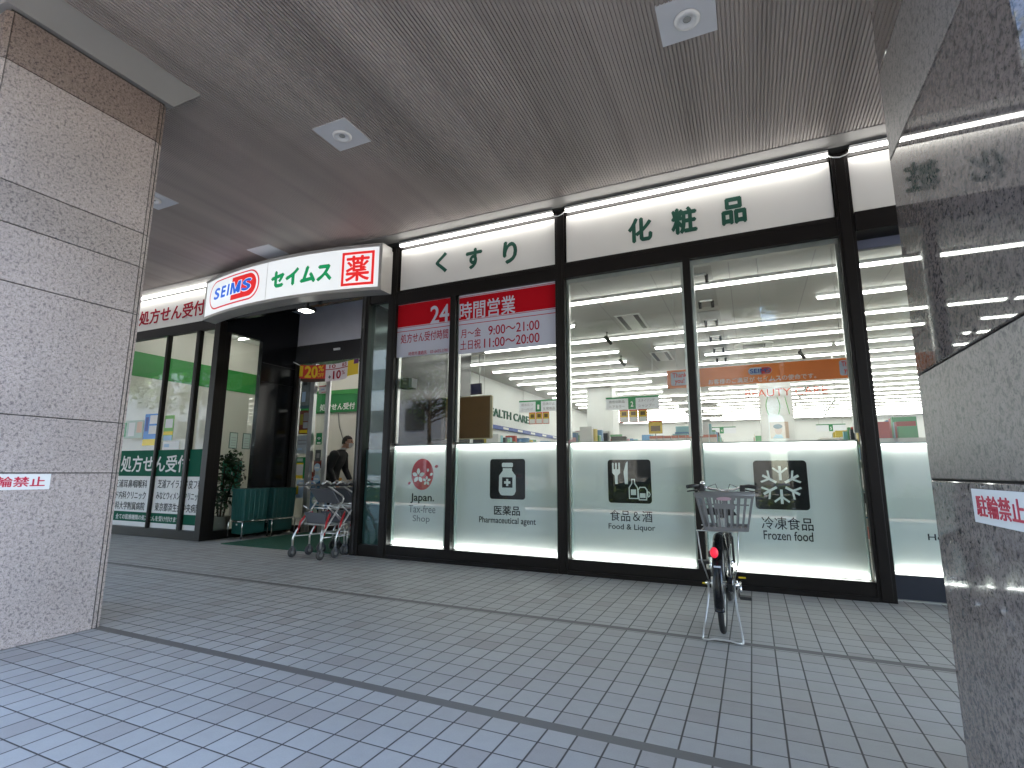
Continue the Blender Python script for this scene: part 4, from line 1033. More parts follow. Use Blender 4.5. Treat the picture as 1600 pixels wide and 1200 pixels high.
for k, r in enumerate((.018, .036, .054)):
    MB().tube([(-7.472 + r * math.cos(R(a)), yl - .003, 1.70 + r * math.sin(R(a))) for a in range(40, 141, 10)], .0055, 6).build('arc', WHITE, t)
sheet(-7.56, -7.38, 2.60, 2.76, yl, PAPER, [(.0, 1, .85, 1, mat('salmon', (.6, .2, .18), .5)), (.4, 1, .1, .2, MATS['salmon']), (.35, .8, .4, .6, PALEB)], 'white and red label high on the door leaf', 'sticker', 'door_sticker')
sheet(-7.54, -7.40, 1.30, 1.52, yl, mat('dark_sticker', (.05, .06, .06), .5), [(.25, .75, .3, .7, TXT)], 'dark square sticker on the door leaf', 'sticker', 'door_sticker')
for k, (zc, lab) in enumerate(((1.19, 'topmost'), (.98, 'middle'), (.58, 'lower'), (.36, 'lowest'))):
    t = thing('round_sticker', (-7.47, yl, zc), f'pale round sticker on the door leaf, {lab} of four', 'sticker')
    MB().poly(ellipse(-7.47, zc, .075, .075, 20), yl - .003, yl).build('disc', PALEB if k < 2 else PALEG, t)
    MB().box(-7.52, -7.42, yl - .004, yl - .003, zc - .02, zc + .01).build('print', PAPER, t)
# sale banner strung across the doorway
t = thing('sale_banner', (-7.0, 7.15, 2.78), 'red, white and yellow 20% sale banner strung across the doorway', 'banner')
yb = 7.15
def bz(x, z):                      # the cloth sags a little and hangs crooked
    u = (x + 7.72) / 1.42
    return z - .05 * math.sin(math.pi * max(0, min(1, u))) + .0 * u
def cloth(name, x0, x1, z0, z1, m, d=0.):
    bm = bmesh.new(); n = max(1, int((x1 - x0) / .06)); rows_ = []
    for i in range(n + 1):
        x = x0 + (x1 - x0) * i / n
        yy = yb + .012 * math.sin(x * 9)
        rows_.append([bm.verts.new((x, yy - d, bz(x, z0))), bm.verts.new((x, yy - d, bz(x, z1))), bm.verts.new((x, yy - d + .002, bz(x, z1))), bm.verts.new((x, yy - d + .002, bz(x, z0)))])
    for a, b in zip(rows_, rows_[1:]):
        for k in range(4): bm.faces.new((a[k], b[k], b[(k + 1) % 4], a[(k + 1) % 4]))
    bm.faces.new(rows_[0]); bm.faces.new(rows_[-1][::-1])
    q = MB(); q.bm.free(); q.bm = bm; return q.build(name, m, t)
SR = mat('sale_red', (.55, .03, .015), .5); SY = mat('sale_yellow', (.72, .50, .01), .5); SW = mat('sale_white', (.70, .62, .64), .5); SK = mat('sale_black', (.05, .02, .01), .5)
cloth('red_part', -7.72, -7.06, 2.86, 3.12, SR); cloth('black_strip', -7.68, -7.06, 2.80, 2.86, SK)
cloth('white_part', -7.06, -6.54, 2.80, 3.12, SW); cloth('yellow_part', -6.54, -6.30, 2.84, 3.12, SY)
cloth('pink_line', -7.06, -6.54, 3.015, 3.03, REDT, .002); cloth('yellow_edge', -7.72, -7.64, 2.9, 3.10, SY, .002)
cloth('purple_corner', -6.40, -6.30, 3.04, 3.12, mat('sale_purple', (.12, .01, .12), .5), .002)
bm_ = lambda u, v, d: (u, yb + .012 * math.sin(u * 9) - .004 - d, bz(u, v))
text('20', (-7.60, -7.25, 2.875, 3.105), 0, SY, t, .04, mapf=bm_)
text('%', (-7.235, -7.10, 2.995, 3.105), 0, SY, t, .02, mapf=bm_)
text('OFF', (-7.25, -7.09, 2.885, 2.965), 0, SY, t, .01, mapf=bm_)
text('10', (-6.98, -6.84, 3.04, 3.11), 0, REDT, t, .02, mapf=bm_)
text('83', (-6.68, -6.57, 3.04, 3.11), 0, REDT, t, .02, mapf=bm_)
text('+', (-6.99, -6.93, 2.85, 2.91), 0, INK, t, .03, mapf=bm_)
text('10', (-6.89, -6.70, 2.83, 2.99), 0, REDT, t, .03, mapf=bm_)
text('%', (-6.68, -6.60, 2.89, 2.97), 0, REDT, t, .0, mapf=bm_)
MB().tube([(-7.90, 7.15, 3.19), (-7.72, 7.15, 3.11)], .008, 6).build('cord', WHITE, t)
MB().tube([(-6.30, 7.15, 3.11), (-5.06, 7.15, 3.16)], .004, 6).build('cord', WHITE, t)

t = MB().box(-7.55, -5.3, 5.70, 7.40, .001, .014, .004).build('entrance_mat', MATGREEN); tag(t, 'dark green entrance mat in the doorway recess', 'mat')

# goods stacked just inside the door
t = thing('snack_display', (-8.6, 9.0, 0), 'dark red snack display inside the entrance, left of the man', 'display')
MB().box(-9.2, -8.25, 8.9, 9.3, 0, .75).build('base', SLOT, t)
MB().box(-8.95, -8.55, 8.88, 9.0, .95, 1.36).build('red_pack', mat('pack_red', (.18, .02, .015), .4, var=.4, vscale=12), t)
mb = MB(); rnd = random.Random(3)
for k in range(26): 
    xa = -9.2 + rnd.random() * .85; za = .75 + .12 * (k % 3); mb.box(xa, xa + .09, 8.9 + .005 * k, 9.0 + .005 * k, za, za + .11)
g = mb.build('snacks', island_colours('snack_colours', [(.3, .03, .02), (.45, .25, .06), (.4, .12, .03), (.5, .4, .2)]), t); g['kind'] = 'stuff'
t = thing('blue_display', (-8.1, 8.3, 0), 'blue and white cardboard display beside the door leaf', 'display')
MB().box(-8.32, -8.02, 8.2, 8.5, .35, .82).build('printed_front', mat('blue_print', (.15, .3, .5), .5, var=.5, vscale=14), t)
MB().box(-8.33, -8.01, 8.19, 8.51, .82, .93).build('blue_rim', BLUEP, t)
MB().box(-8.28, -8.14, 8.25, 8.4, .93, 1.18, .02).build('white_pack', WHITE, t)
MB().box(-8.3, -8.04, 8.22, 8.48, .004, .35).build('foot', SLOT, t)

# ================================================================== BINS, PLANT, CARTS, BICYCLE, PERSON
def bin_stack(x, y, label):
    t = thing('basket_stand', (x, y, 0), label, 'basket stand', 'teal basket stands by the entrance')
    hw, hd = .155, .235
    # body: ribbed, slightly tapered towards the foot
    bm = MB()
    n = 5
    def ring(z, f):
        pts = []
        for sx, sy, ax in ((-1, -1, 0), (1, -1, 1), (1, 1, 0), (-1, 1, 1)):
            pass
        w, d = hw * f, hd * f
        edge = []
        def side(p, q, nx, ny):
            for k in range(n):
                a, b = k / n, (k + 1) / n
                for s, o in ((a, 0), (a + .02, .006), (b - .05, .006), (b - .03, 0)):
                    edge.append((x + p[0] + (q[0] - p[0]) * s + nx * o, y + p[1] + (q[1] - p[1]) * s + ny * o, z))
        side((-w, -d), (w, -d), 0, -1); side((w, -d), (w, d), 1, 0); side((w, d), (-w, d), 0, 1); side((-w, d), (-w, -d), -1, 0)
        return edge
    bm.hexa(ring(.30, .97), ring(.815, 1.03)).build('body', TEAL, t)
    MB().box(x - hw * .93, x + hw * .93, y - hd * .93, y + hd * .93, .07, .295, .02).build('lower_basket', TEAL, t)
    MB().box(x - hw * 1.06, x + hw * 1.06, y - hd * 1.06, y + hd * 1.06, .80, .822, .006).build('rim', TEAL, t)
    MB().box(x - hw * .9, x + hw * .9, y - hd * .9, y + hd * .9, .819, .8235).build('opening', mat('teal_hollow_shade', (.004, .04, .038), .6), t)  # dark sheet on the closed top, painting the shade of a hollow
    for s in (-1, 1):
        xx = x + s * (hw + .012)
        MB().tube([(xx, y - hd - .02, .012), (xx, y - hd - .02, .25), (xx, y - hd - .0, .28), (xx, y + hd, .28), (xx, y + hd + .02, .25), (xx, y + hd + .02, .012)], .011, 8).build('stand_leg', CHROME, t)
        for yy in (y - hd - .02, y + hd + .02): MB().cyl((xx, yy, 0), (xx, yy, .025), .015, 10).build('foot', RUBBER, t)
    MB().tube([(x - hw - .012, y - hd - .012, .28), (x + hw + .012, y - hd - .012, .28)], .011, 8).build('stand_bar', CHROME, t)
    MB().box(x - .03, x + .0, y - hd * .93 - .003, y - hd * .93, .215, .24).build('sticker', WHITE, t)
    return t
bin_stack(-7.93, 6.48, 'teal ribbed basket stand on chrome legs, the nearer of two in the recess')
bin_stack(-7.90, 7.05, 'teal ribbed basket stand on chrome legs, the farther of two, beside the door')

# leafy pot plant behind the return window
def leaf_cloud(centres, n, size, rnd, squash=1.0):
    bm = bmesh.new()
    for i in range(n):
        c, rad = rnd.choice(centres)
        v = Vector((rnd.gauss(0, 1), rnd.gauss(0, 1), rnd.gauss(0, 1))).normalized() * rad * rnd.random() ** .45
        v.z *= squash
        p = Vector(c) + v
        d = Vector((rnd.gauss(0, 1), rnd.gauss(0, 1), rnd.gauss(0, .6) - .3)).normalized(); q = d.orthogonal().normalized()
        q.rotate(Matrix.Rotation(rnd.random() * 6.28, 3, d)); s = size * rnd.uniform(.6, 1.3); k = d.cross(q)
        a = p; b = p + d * s * .5 + q * s * .28 + k * s * .05; e = p + d * s; f = p + d * s * .5 - q * s * .28 + k * s * .05
        va = [bm.verts.new(x) for x in (a, b, e, f)]
        bm.faces.new(va)
    mb = MB(); mb.bm.free(); mb.bm = bm
    return mb
def leaf_mat(name, cols, trans=.25):
    m = island_colours(name, cols, .45); nt = m.node_tree; b = nt.nodes['Principled BSDF']
    b.inputs['Subsurface Weight'].default_value = 0
    o = [n for n in nt.nodes if n.type == 'OUTPUT_MATERIAL'][0]
    tr = nt.nodes.new('ShaderNodeBsdfTranslucent'); mx = nt.nodes.new('ShaderNodeMixShader'); mx.inputs[0].default_value = trans
    src = b.inputs['Base Color'].links[0].from_socket
    nt.links.new(src, tr.inputs[0]); nt.links.new(b.outputs[0], mx.inputs[1]); nt.links.new(tr.outputs[0], mx.inputs[2]); nt.links.new(mx.outputs[0], o.inputs[0])
    return m
rnd = random.Random(11)
t = thing('pot_plant', (-8.62, 6.45, 0), 'bushy dark green pot plant behind the side window of the recess', 'plant')
MB().lathe([(.13, .0), (.16, .30), (.175, .32), (.15, .32), (.14, .28)], (-8.62, 6.45, .006), seg=24).build('pot', mat('plant_pot', (.30, .28, .25), .6), t)
for dx, dy in ((0, 0), (.05, .08), (-.04, -.07)):
    MB().tube([(-8.62 + dx * .4, 6.45 + dy * .4, .27), (-8.62 + dx, 6.45 + dy, .7), (-8.62 + dx * 2.2, 6.45 + dy * 2.4, 1.2)], [.018, .014, .008], 7).build('stem', mat('bark', (.08, .06, .045), .9), t)
g = leaf_cloud([((-8.60, 6.45, 1.15), .30), ((-8.55, 6.58, 1.0), .26), ((-8.6, 6.36, .85), .25), ((-8.6, 6.42, .6), .20), ((-8.55, 6.55, 1.35), .18)], 620, .085, rnd).build('leaves', leaf_mat('plant_leaves', [(.015, .04, .014), (.02, .055, .018), (.03, .075, .025), (.012, .03, .012)]), t)
# framed notices on the side window
for k, (ya, yb2) in enumerate(((6.14, 6.30), (6.40, 6.56))):
    t = thing('framed_notice', (CX - .04, ya, 1.50), f'pale framed certificate on the side window, {"left" if k == 0 else "right"} one', 'notice')
    MB().box(CX - .046, CX - .040, ya, yb2, 1.50, 1.78).build('frame', mat('notice_frame', (.10, .16, .13), .5), t)
    MB().box(CX - .040, CX - .038, ya + .015, yb2 - .015, 1.515, 1.765).build('sheet', PALEG, t)
    for j in range(4): MB().box(CX - .038, CX - .0375, ya + .035, yb2 - .035, 1.55 + .045 * j, 1.556 + .045 * j).build('print_line', TXT, t)
t = thing('pharmacy_poster', (-8.75, 6.95, .9), 'teal poster with pale circle behind the side window', 'poster')
MB().box(-8.76, -8.75, 6.50, 6.90, .75, 1.30).build('sheet', mat('poster_teal', (.03, .25, .17), .5), t)
MB().box(-8.749, -8.747, 6.56, 6.66, .80, .95).build('white_patch', PAPER, t)
MB().tube([(-8.6, 6.62, .3), (-8.62, 6.60, 1.1)], .012, 8).build('pole', WHITE, t)

# ------------------------------------------------------------------ shopping carts, one master and copies
CARTM = mat('cart_silver', (.60, .60, .60), .3, .75)
CRED = mat('cart_red_plastic', (.42, .012, .02), .35)
def cart(label):
    t = thing('shopping_cart', (0, 0, 0), label, 'shopping cart', 'nested shopping carts by the entrance')
    for s in (-1, 1):
        f = [(s * .255, 0, .13), (s * .255, .0, .25), (s * .25, .035, .33), (s * .235, .36, .72), (s * .232, .375, .755), (s * .23, .35, .79), (s * .225, .12, .915), (s * .222, .08, .935)]
        MB().tube(f, .012, 8).build('side_frame', CARTM, t, True)
        MB().tube([(s * .20, .46, .13), (s * .20, .46, .30), (s * .20, .43, .42), (s * .205, .20, .60), (s * .22, .10, .66)], .010, 8).build('front_leg', CARTM, t, True)
        MB().tube([(s * .246, .03, .27), (s * .20, .46, .26)], .008, 6).build('lower_rail', CARTM, t, True)
        MB().tube([(s * .235, .24, .575), (s * .20, .45, .44)], .008, 6).build('basket_rail', CARTM, t, True)
        for nm, (wx, wy) in (('rear', (s * .255, 0)), ('front', (s * .20, .46))):
            wl_ = MB().lathe([(.03, -.016), (.058, -.015), (.064, -.008), (.064, .008), (.058, .015), (.03, .016)], (wx, wy, .064), 'x', 22).build('wheel', mat('castor_grey', (.05, .052, .056), .6), t, True)
            hub = MB().lathe([(.012, -.019), (.026, -.018), (.026, .018), (.012, .019)], (wx, wy, .064), 'x', 14).build('hub', mat('hub_grey', (.18, .18, .18), .5), wl_, True)
            MB().hexa([(wx - .022, wy - .012, .075), (wx + .022, wy - .012, .075), (wx + .022, wy + .02, .075), (wx - .022, wy + .02, .075)],
                      [(wx - .014, wy - .012, .145), (wx + .014, wy - .012, .145), (wx + .014, wy + .012, .145), (wx - .014, wy + .012, .145)]).build('caster_fork', GREYPL, t, True)
        MB().tube([(s * .25, .05, .30), (s * .235, .09, .45), (s * .21, .16, .545), (s * .16, .22, .575)], [.010, .015, .015, .009], 8).build('red_guard', CRED, t, True)
    MB().tube([(-.33, .08, .935), (.33, .08, .935)], .015, 10).build('handle', PLASTIC_BLACK, t, True)
    for z, y, w in ((.62, .29, .235), (.655, .33, .232), (.44, .45, .20), (.27, .46, .20), (.42, .16, .215)):
        MB().tube([(-w, y, z), (w, y, z)], .009, 6).build('cross_bar', CARTM, t, True)
    MB().tube([(-.20, .12, .415), (-.19, .45, .41), (.19, .45, .41), (.20, .12, .415)], .008, 6, closed=True).build('lower_tray_ring', CARTM, t, True)
    mb = MB()
    MB().hexa([(-.195, .335, .69), (.195, .335, .69), (.195, .35, .695), (-.195, .35, .695)], [(-.205, .17, .885), (.205, .17, .885), (.205, .185, .89), (-.205, .185, .89)]).build('grey_flap', GREYPL, t, True)
    MB().hexa([(-.17, .14, .43), (.17, .14, .43), (.17, .16, .43), (-.17, .16, .43)], [(-.185, .10, .575), (.185, .10, .575), (.185, .12, .575), (-.185, .12, .575)]).build('lower_panel', GREYPL, t, True)
    for s in (-1, 1):
        MB().tube([(s * .15, .06, .945), (s * .15, .13, .985), (s * .15, .20, .965), (s * .15, .24, .90)], .012, 8).build('hook', CARTM, t, True)
    return t
c0 = cart('silver shopping cart with grey flap and red guards, foremost of the nested carts')
spots = [(-5.335, 5.26, -.04), (-5.30, 5.50, -.10), (-5.345, 5.76, -.08), (-5.37, 6.02, -.08)]
labs = ['', 'silver shopping cart nested second, just behind the foremost cart', 'silver shopping cart nested third from the front by the dark jamb', 'silver shopping cart at the back of the nested row in the recess']
for k, (x, y, rz) in enumerate(spots):
    c = c0 if k == 0 else copy_tree(c0)
    c.location = (x, y, .0); c.rotation_euler = (0, 0, rz)
    if k: c['label'] = labs[k]

# ------------------------------------------------------------------ bicycle on its rear stand
bk = thing('bicycle', (-.26, 4.3, 0), 'black bicycle with grey rear basket parked on its stand before the windows', 'bicycle')
BX = -.25; YR_, YFW = 4.16, 5.25; RW = .325; ZR, ZFW = .338, .328
BIKE = mat('bike_black_paint', (.012, .012, .014), .25, coat=.4)
def wheel(y, z, nm, steer=0.):
    w = thing(nm, (0, 0, 0), None, None); w.parent = bk; w.location = (0, 0, 0)
    bpy.data.objects.remove(w)
    pts = lambda r: [(BX + math.sin(steer) * r * math.cos(a), y + math.cos(steer) * r * math.cos(a), z + r * math.sin(a)) for a in [2 * math.pi * k / 48 for k in range(48)]]
    ty = MB().tube(pts(RW - .019), .0195, 10, closed=True).build(nm, RUBBER, bk)
    MB().tube(pts(RW - .043), .0105, 8, closed=True).build('rim', STEEL, ty)
    mb = MB()
    for k in range(28):
        a = 2 * math.pi * k / 28; sx = .028 if k % 2 else -.028
        mb.tube([(BX + sx, y + .018 * math.cos(a + .5), z + .018 * math.sin(a + .5)), (BX, y + (RW - .05) * math.cos(a), z + (RW - .05) * math.sin(a))], .0014, 4)
    mb.build('spokes', STEEL, ty)
    MB().lathe([(.012, -.05), (.022, -.032), (.022, .032), (.012, .05)], (BX, y, z), 'x', 16).build('hub', CHROME, ty)
    return ty
wheel(YR_, ZR, 'rear_wheel'); wheel(YFW, ZFW, 'front_wheel')
def fender(y, z, a0, a1, nm):
    bm = bmesh.new(); rows_ = []
    for k in range(25):
        a = R(a0 + (a1 - a0) * k / 24); row = []
        for j in range(7):
            th = R(-75 + 150 * j / 6); rr = RW + .006 + .022 * math.cos(th); xx = .034 * math.sin(th)
            row.append(bm.verts.new((BX + xx, y + rr * math.cos(a), z + rr * math.sin(a))))
        rows_.append(row)
    for p, q in zip(rows_, rows_[1:]):
        for j in range(6): f = bm.faces.new((p[j], q[j], q[j + 1], p[j + 1])); f.smooth = True
    bmesh.ops.solidify(bm, geom=bm.faces, thickness=.002)
    m = MB(); m.bm.free(); m.bm = bm; return m.build(nm, BIKE, bk)
fender(YR_, ZR, 35, 200, 'rear_fender'); fender(YFW, ZFW, 20, 170, 'front_fender')
# frame
bb = (BX, YR_ + .44, .29); seat_top = (BX, YR_ + .27, .70); head_t = (BX, YFW - .16, .78); head_b = (BX, YFW - .10, .62)
mb = MB()
MB().tube([bb, seat_top], .017, 10).build('seat_tube', BIKE, bk)
MB().tube([head_b, (BX, YR_ + .75, .40), (BX, YR_ + .52, .31), bb], .02, 10).build('down_tube', BIKE, bk)
MB().tube([(BX, YFW - .125, .70), (BX, YR_ + .72, .50), (BX, YR_ + .36, .46)], .016, 10).build('top_tube', BIKE, bk)
MB().tube([head_b, head_t], .021, 12).build('head_tube', BIKE, bk)
for s in (-1, 1):
    MB().tube([(BX + s * .02, bb[1], bb[2]), (BX + s * .055, YR_ + .2, .32), (BX + s * .065, YR_, ZR)], .010, 8).build('chain_stay', BIKE, bk)
    MB().tube([(BX + s * .018, seat_top[1], .66), (BX + s * .05, YR_ + .12, .52), (BX + s * .065, YR_, ZR)], .009, 8).build('seat_stay', BIKE, bk)
    MB().tube([(BX + s * .03, head_b[1], .62), (BX + s * .05, YFW - .07, .55), (BX + s * .052, YFW, ZFW)], .012, 8).build('fork_blade', BIKE, bk)
    # double-leg rear stand
    MB().tube([(BX + s * .085, YR_, ZR), (BX + s * .088, YR_ - .04, .26), (BX + s * .095, YR_ - .08, .20), (BX + s * .125, YR_ - .195, .03), (BX + s * .125, YR_ - .212, .012)], .0065, 8).build('stand_leg', STEEL, bk)
    # carrier struts
    MB().tube([(BX + s * .08, YR_, ZR + .01), (BX + s * .12, YR_ - .06, .5), (BX + s * .135, YR_ - .10, .715)], .005, 6).build('carrier_strut', STEEL, bk)
MB().tube([(BX - .125, YR_ - .212, .012), (BX - .09, YR_ - .222, .014), (BX - .05, YR_ - .212, .02), (BX + .05, YR_ - .212, .02), (BX + .09, YR_ - .222, .014), (BX + .125, YR_ - .212, .012)], .0065, 8).build('stand_bar', STEEL, bk)
MB().tube([(BX - .11, YR_, ZR), (BX + .12, YR_, ZR)], .007, 8).build('rear_axle', CHROME, bk)
for s in (-1, 1): MB().cyl((BX + s * .085, YR_, ZR), (BX + s * .10, YR_, ZR), .014, 8).build('axle_nut', CHROME, bk)
# carrier
mb = MB()
for x in (-.10, -.035, .035, .10): MB().tube([(BX + x, YR_ - .18, .72), (BX + x, YR_ + .24, .72)], .005, 6).build('carrier_rail', STEEL, bk)
for y in (YR_ - .18, YR_ + .24): MB().tube([(BX - .135, y, .72), (BX + .135, y, .72)], .005, 6).build('carrier_bar', STEEL, bk)
# basket: slatted grey plastic, open top, tapering towards the bottom
def basket():
    b = MB(); y0, y1 = YR_ - .26, YR_ + .10
    zb, zt = .730, .975; wb, wt, db = .136, .186, .02
    cxx, cyy = BX + .064, (y0 + y1) / 2; hdb, hdt = (y1 - y0) / 2 - .03, (y1 - y0) / 2
    def P_(sx, sy, f): return (cxx + sx * (wb + (wt - wb) * f), cyy + sy * (hdb + (hdt - hdb) * f), zb + (zt - zb) * f)
    def bar(p, q, r): b.tube([p, q], r, 6)
    def strip(sx0, sy0, sx1, sy1, f0, f1, th=.006):
        ps = [Vector(P_(sx0, sy0, f0)), Vector(P_(sx1, sy1, f0)), Vector(P_(sx1, sy1, f1)), Vector(P_(sx0, sy0, f1))]
        nrm = (ps[1] - ps[0]).cross(ps[3] - ps[0]).normalized() * th
        b.hexa([p - nrm for p in ps], [p + nrm for p in ps])
    sides = [((-1, -1), (1, -1)), ((1, -1), (1, 1)), ((1, 1), (-1, 1)), ((-1, 1), (-1, -1))]
    for k, (p, q) in enumerate(sides):
        L_ = lambda s: (p[0] + (q[0] - p[0]) * s, p[1] + (q[1] - p[1]) * s)
        for f0, f1 in ((0, .10), (.90, 1.0)):
            strip(*p, *q, f0, f1, .005)
        n = 8
        for j in range(n + 1):
            s = j / n; w = .022 if 0 < j < n else .03
            a = L_(max(0, s - w)); c = L_(min(1, s + w)); strip(*a, *c, .10, .9, .004)
        if k in (0,):
            strip(*L_(.30), *L_(.70), .60, .74, .0045); strip(*L_(.30), *L_(.70), .84, .9, .0045)
        else:
            strip(*L_(.05), *L_(.95), .62, .66, .0035)
    mbq = b.build('basket', BASKET, bk)
    m2 = MB().box(cxx - wb, cxx + wb, cyy - hdb, cyy + hdb, zb, zb + .008).build('basket_floor', BASKET, mbq)
    rim = [P_(-1.03, -1.03, 1), P_(1.03, -1.03, 1), P_(1.03, 1.03, 1), P_(-1.03, 1.03, 1)]
    MB().tube(rim, .009, 8, closed=True).build('basket_rim', BASKET, mbq)
    MB().poly(ellipse(cxx, .945, .048, .012, 20), YR_ - .27, YR_ - .263).build('basket_badge', mat('badge_pink', (.42, .27, .30), .5), mbq)
    # things lying in the basket
    MB().box(cxx - .06, cxx - .01, cyy - .05, cyy + .05, .74, .80, .01).build('packet', mat('pale_packet', (.5, .52, .5), .6), mbq)
basket()
# saddle in front of the basket
MB().tube([seat_top, (BX, seat_top[1] - .02, .80)], .013, 10).build('seat_post', CHROME, bk)
bm = bmesh.new(); rows_ = []
for k in range(10):
    s = k / 9; y = YR_ + .14 + .27 * s; w = .105 * (1 - s) ** .7 + .022; row = []
    for j in range(9):
        th = math.pi * j / 8; row.append(bm.verts.new((BX + w * math.cos(th), y, .80 + .055 * math.sin(th) + .02 * (1 - s) ** 2 - .01)))
    rows_.append(row)
for p, q in zip(rows_, rows_[1:]):
    for j in range(8): f = bm.faces.new((p[j], p[j + 1], q[j + 1], q[j])); f.smooth = True
    bm.faces.new((p[0], q[0], q[8], p[8]))
bm.faces.new(rows_[0][::-1]); bm.faces.new(rows_[-1])
q_ = MB(); q_.bm.free(); q_.bm = bm; q_.build('saddle', PLASTIC_BLACK, bk)
# handlebar, grips, brake levers, bell, stem
HY = YFW - .19; HZ = .985
MB().tube([head_t, (BX, HY, HZ - .02)], .012, 10).build('stem', CHROME, bk)
MB().tube([(BX - .17, HY - .02, HZ + .02), (BX - .10, HY + .02, HZ - .01), (BX, HY + .02, HZ - .02), (BX + .10, HY + .02, HZ - .01), (BX + .17, HY - .02, HZ + .02)], .011, 8).build('handlebar', CHROME, bk)
for s in (-1, 1):
    MB().tube([(BX + s * .165, HY - .03, HZ + .018), (BX + s * .22, HY - .06, HZ + .022), (BX + s * .285, HY - .12, HZ + .012)], [.013, .0165, .0165], 10).build('grip', PLASTIC_BLACK, bk)
    MB().tube([(BX + s * .15, HY - .0, HZ - .005), (BX + s * .22, HY + .02, HZ - .02), (BX + s * .29, HY - .06, HZ - .03)], [.009, .006, .006], 8).build('brake_lever', PLASTIC_BLACK, bk)
    MB().box(BX + s * .165 - .022, BX + s * .165 + .022, HY - .06, HY + .0, HZ - .03, HZ + .03, .01).build('lever_clamp', PLASTIC_BLACK, bk)
    MB().tube([(BX + s * .15, HY + .01, HZ), (BX + s * .06, HY + .10, HZ + .035), (BX + s * .01, HY + .14, HZ - .12), (BX, YFW - .10, .72)], .0035, 6).build('cable', PLASTIC_BLACK, bk)
MB().lathe([(.022, 0), (.024, .006), (.018, .02), (.006, .026)], (BX - .16, HY - .03, HZ + .035), seg=16).build('bell', CHROME, bk)
# rear reflector on the fender, given a faint glow of its own, and its bracket
o = MB().lathe([(.024, 0), (.026, .006), (.022, .018), (.010, .024)], (0, 0, 0), 'y', 18).build('rear_reflector', lit('glowing_reflector_red', (.85, .02, .05), .05), bk, True)
o.location = (BX - .012 - bk.location.x, YR_ - RW - .03 - bk.location.y, .60); o.rotation_euler = (0, 0, math.pi); o.scale = (1, 1, 1.35)
MB().box(BX - .055, BX - .02, YR_ - RW + .02, YR_ - RW + .06, .56, .60, .006).build('reflector_bracket', PLASTIC_BLACK, bk)
MB().box(BX - .022, BX + .022, YR_ - RW - .006, YR_ - RW + .02, .50, .512).build('fender_clip', CHROME, bk)
# drive side: chain case, crank, pedals
def chain_case():
    bm = MB(); x0, x1 = BX + .045, BX + .075
    pts = [(YR_ - .06, ZR - .035), (YR_ - .07, ZR + .02), (YR_ - .04, ZR + .055), (bb[1], bb[2] + .10), (bb[1] + .08, bb[2] + .06), (bb[1] + .10, bb[2]), (bb[1] + .07, bb[2] - .08), (bb[1], bb[2] - .10)]
    bm.hexa([(x0, y, z) for y, z in pts], [(x1, y, z) for y, z in pts]); return bm.build('chain_case', BIKE, bk)
chain_case()
for s, a in ((1, R(-60)), (-1, R(120))):
    cyy, czz = bb[1] + .16 * math.cos(a), bb[2] + .16 * math.sin(a)
    MB().tube([(BX + s * .085, bb[1], bb[2]), (BX + s * .095, cyy, czz)], .009, 8).build('crank', CHROME, bk)
    MB().box(BX + s * .10, BX + s * .185, cyy - .035, cyy + .035, czz - .012, czz + .012, .004).build('pedal', PLASTIC_BLACK, bk)
MB().tube([(BX + .10, YR_ + .02, ZR), (BX + .125, YR_ - .05, ZR + .03), (BX + .13, YR_ - .09, ZR - .03)], .007, 8).build('lock_lever', CHROME, bk)
MB().lathe([(.045, -.012), (.045, .012)], (BX - .055, YR_, ZR), 'x', 20).build('drum_brake', STEEL, bk)

# ------------------------------------------------------------------ man in a dark suit inside the doorway
man = thing('person', (-7.50, 7.93, .004), 'man in a dark suit and white face mask stooping inside the open doorway', 'person')
# local frame: he faces +x and slightly away (+y); z up
def loft(bm, rings, seg=18):
    prev = None
    for c, rx, ry in rings:
        ring = [bm.verts.new((c[0] + rx * math.cos(2 * math.pi * k / seg), c[1] + ry * math.sin(2 * math.pi * k / seg), c[2])) for k in range(seg)]
        if prev:
            for k in range(seg): bm.faces.new((prev[k], prev[(k + 1) % seg], ring[(k + 1) % seg], ring[k]))
        else: bm.faces.new(ring[::-1])
        prev = ring
    bm.faces.new(prev)
def fused(name, mb, m, parent, vox=.011, smooth=6):
    """one continuous skin: the overlapping limbs are melted together"""
    bmesh.ops.recalc_face_normals(mb.bm, faces=mb.bm.faces)
    me = bpy.data.meshes.new(name); mb.bm.to_mesh(me); mb.bm.free()
    o = bpy.data.objects.new(name, me); COL.objects.link(o)
    r = o.modifiers.new('r', 'REMESH'); r.mode = 'VOXEL'; r.voxel_size = vox; r.use_smooth_shade = True
    q = o.modifiers.new('s', 'SMOOTH'); q.factor = .5; q.iterations = smooth
    bpy.context.view_layer.update(); dg = bpy.context.evaluated_depsgraph_get()
    m2 = bpy.data.meshes.new_from_object(o.evaluated_get(dg)); bpy.data.objects.remove(o)
    m2.name = name; m2.materials.clear(); m2.materials.append(m)
    for p in m2.polygons: p.use_smooth = True
    ob = bpy.data.objects.new(name, m2); COL.objects.link(ob); ob.parent = parent
    return ob
SHL, ELL, WRL = (.12, .185, 1.385), (.14, .25, 1.12), (.27, .22, .90)
SHR, ELR, WRR = (.11, -.185, 1.385), (.06, -.235, 1.12), (.17, -.22, .87)
LEGS = (((-.01, .09, .90), (.03, .10, .48), (-.03, .10, .09)), ((.0, -.09, .90), (.06, -.10, .48), (.03, -.10, .09)))
b_ = MB()
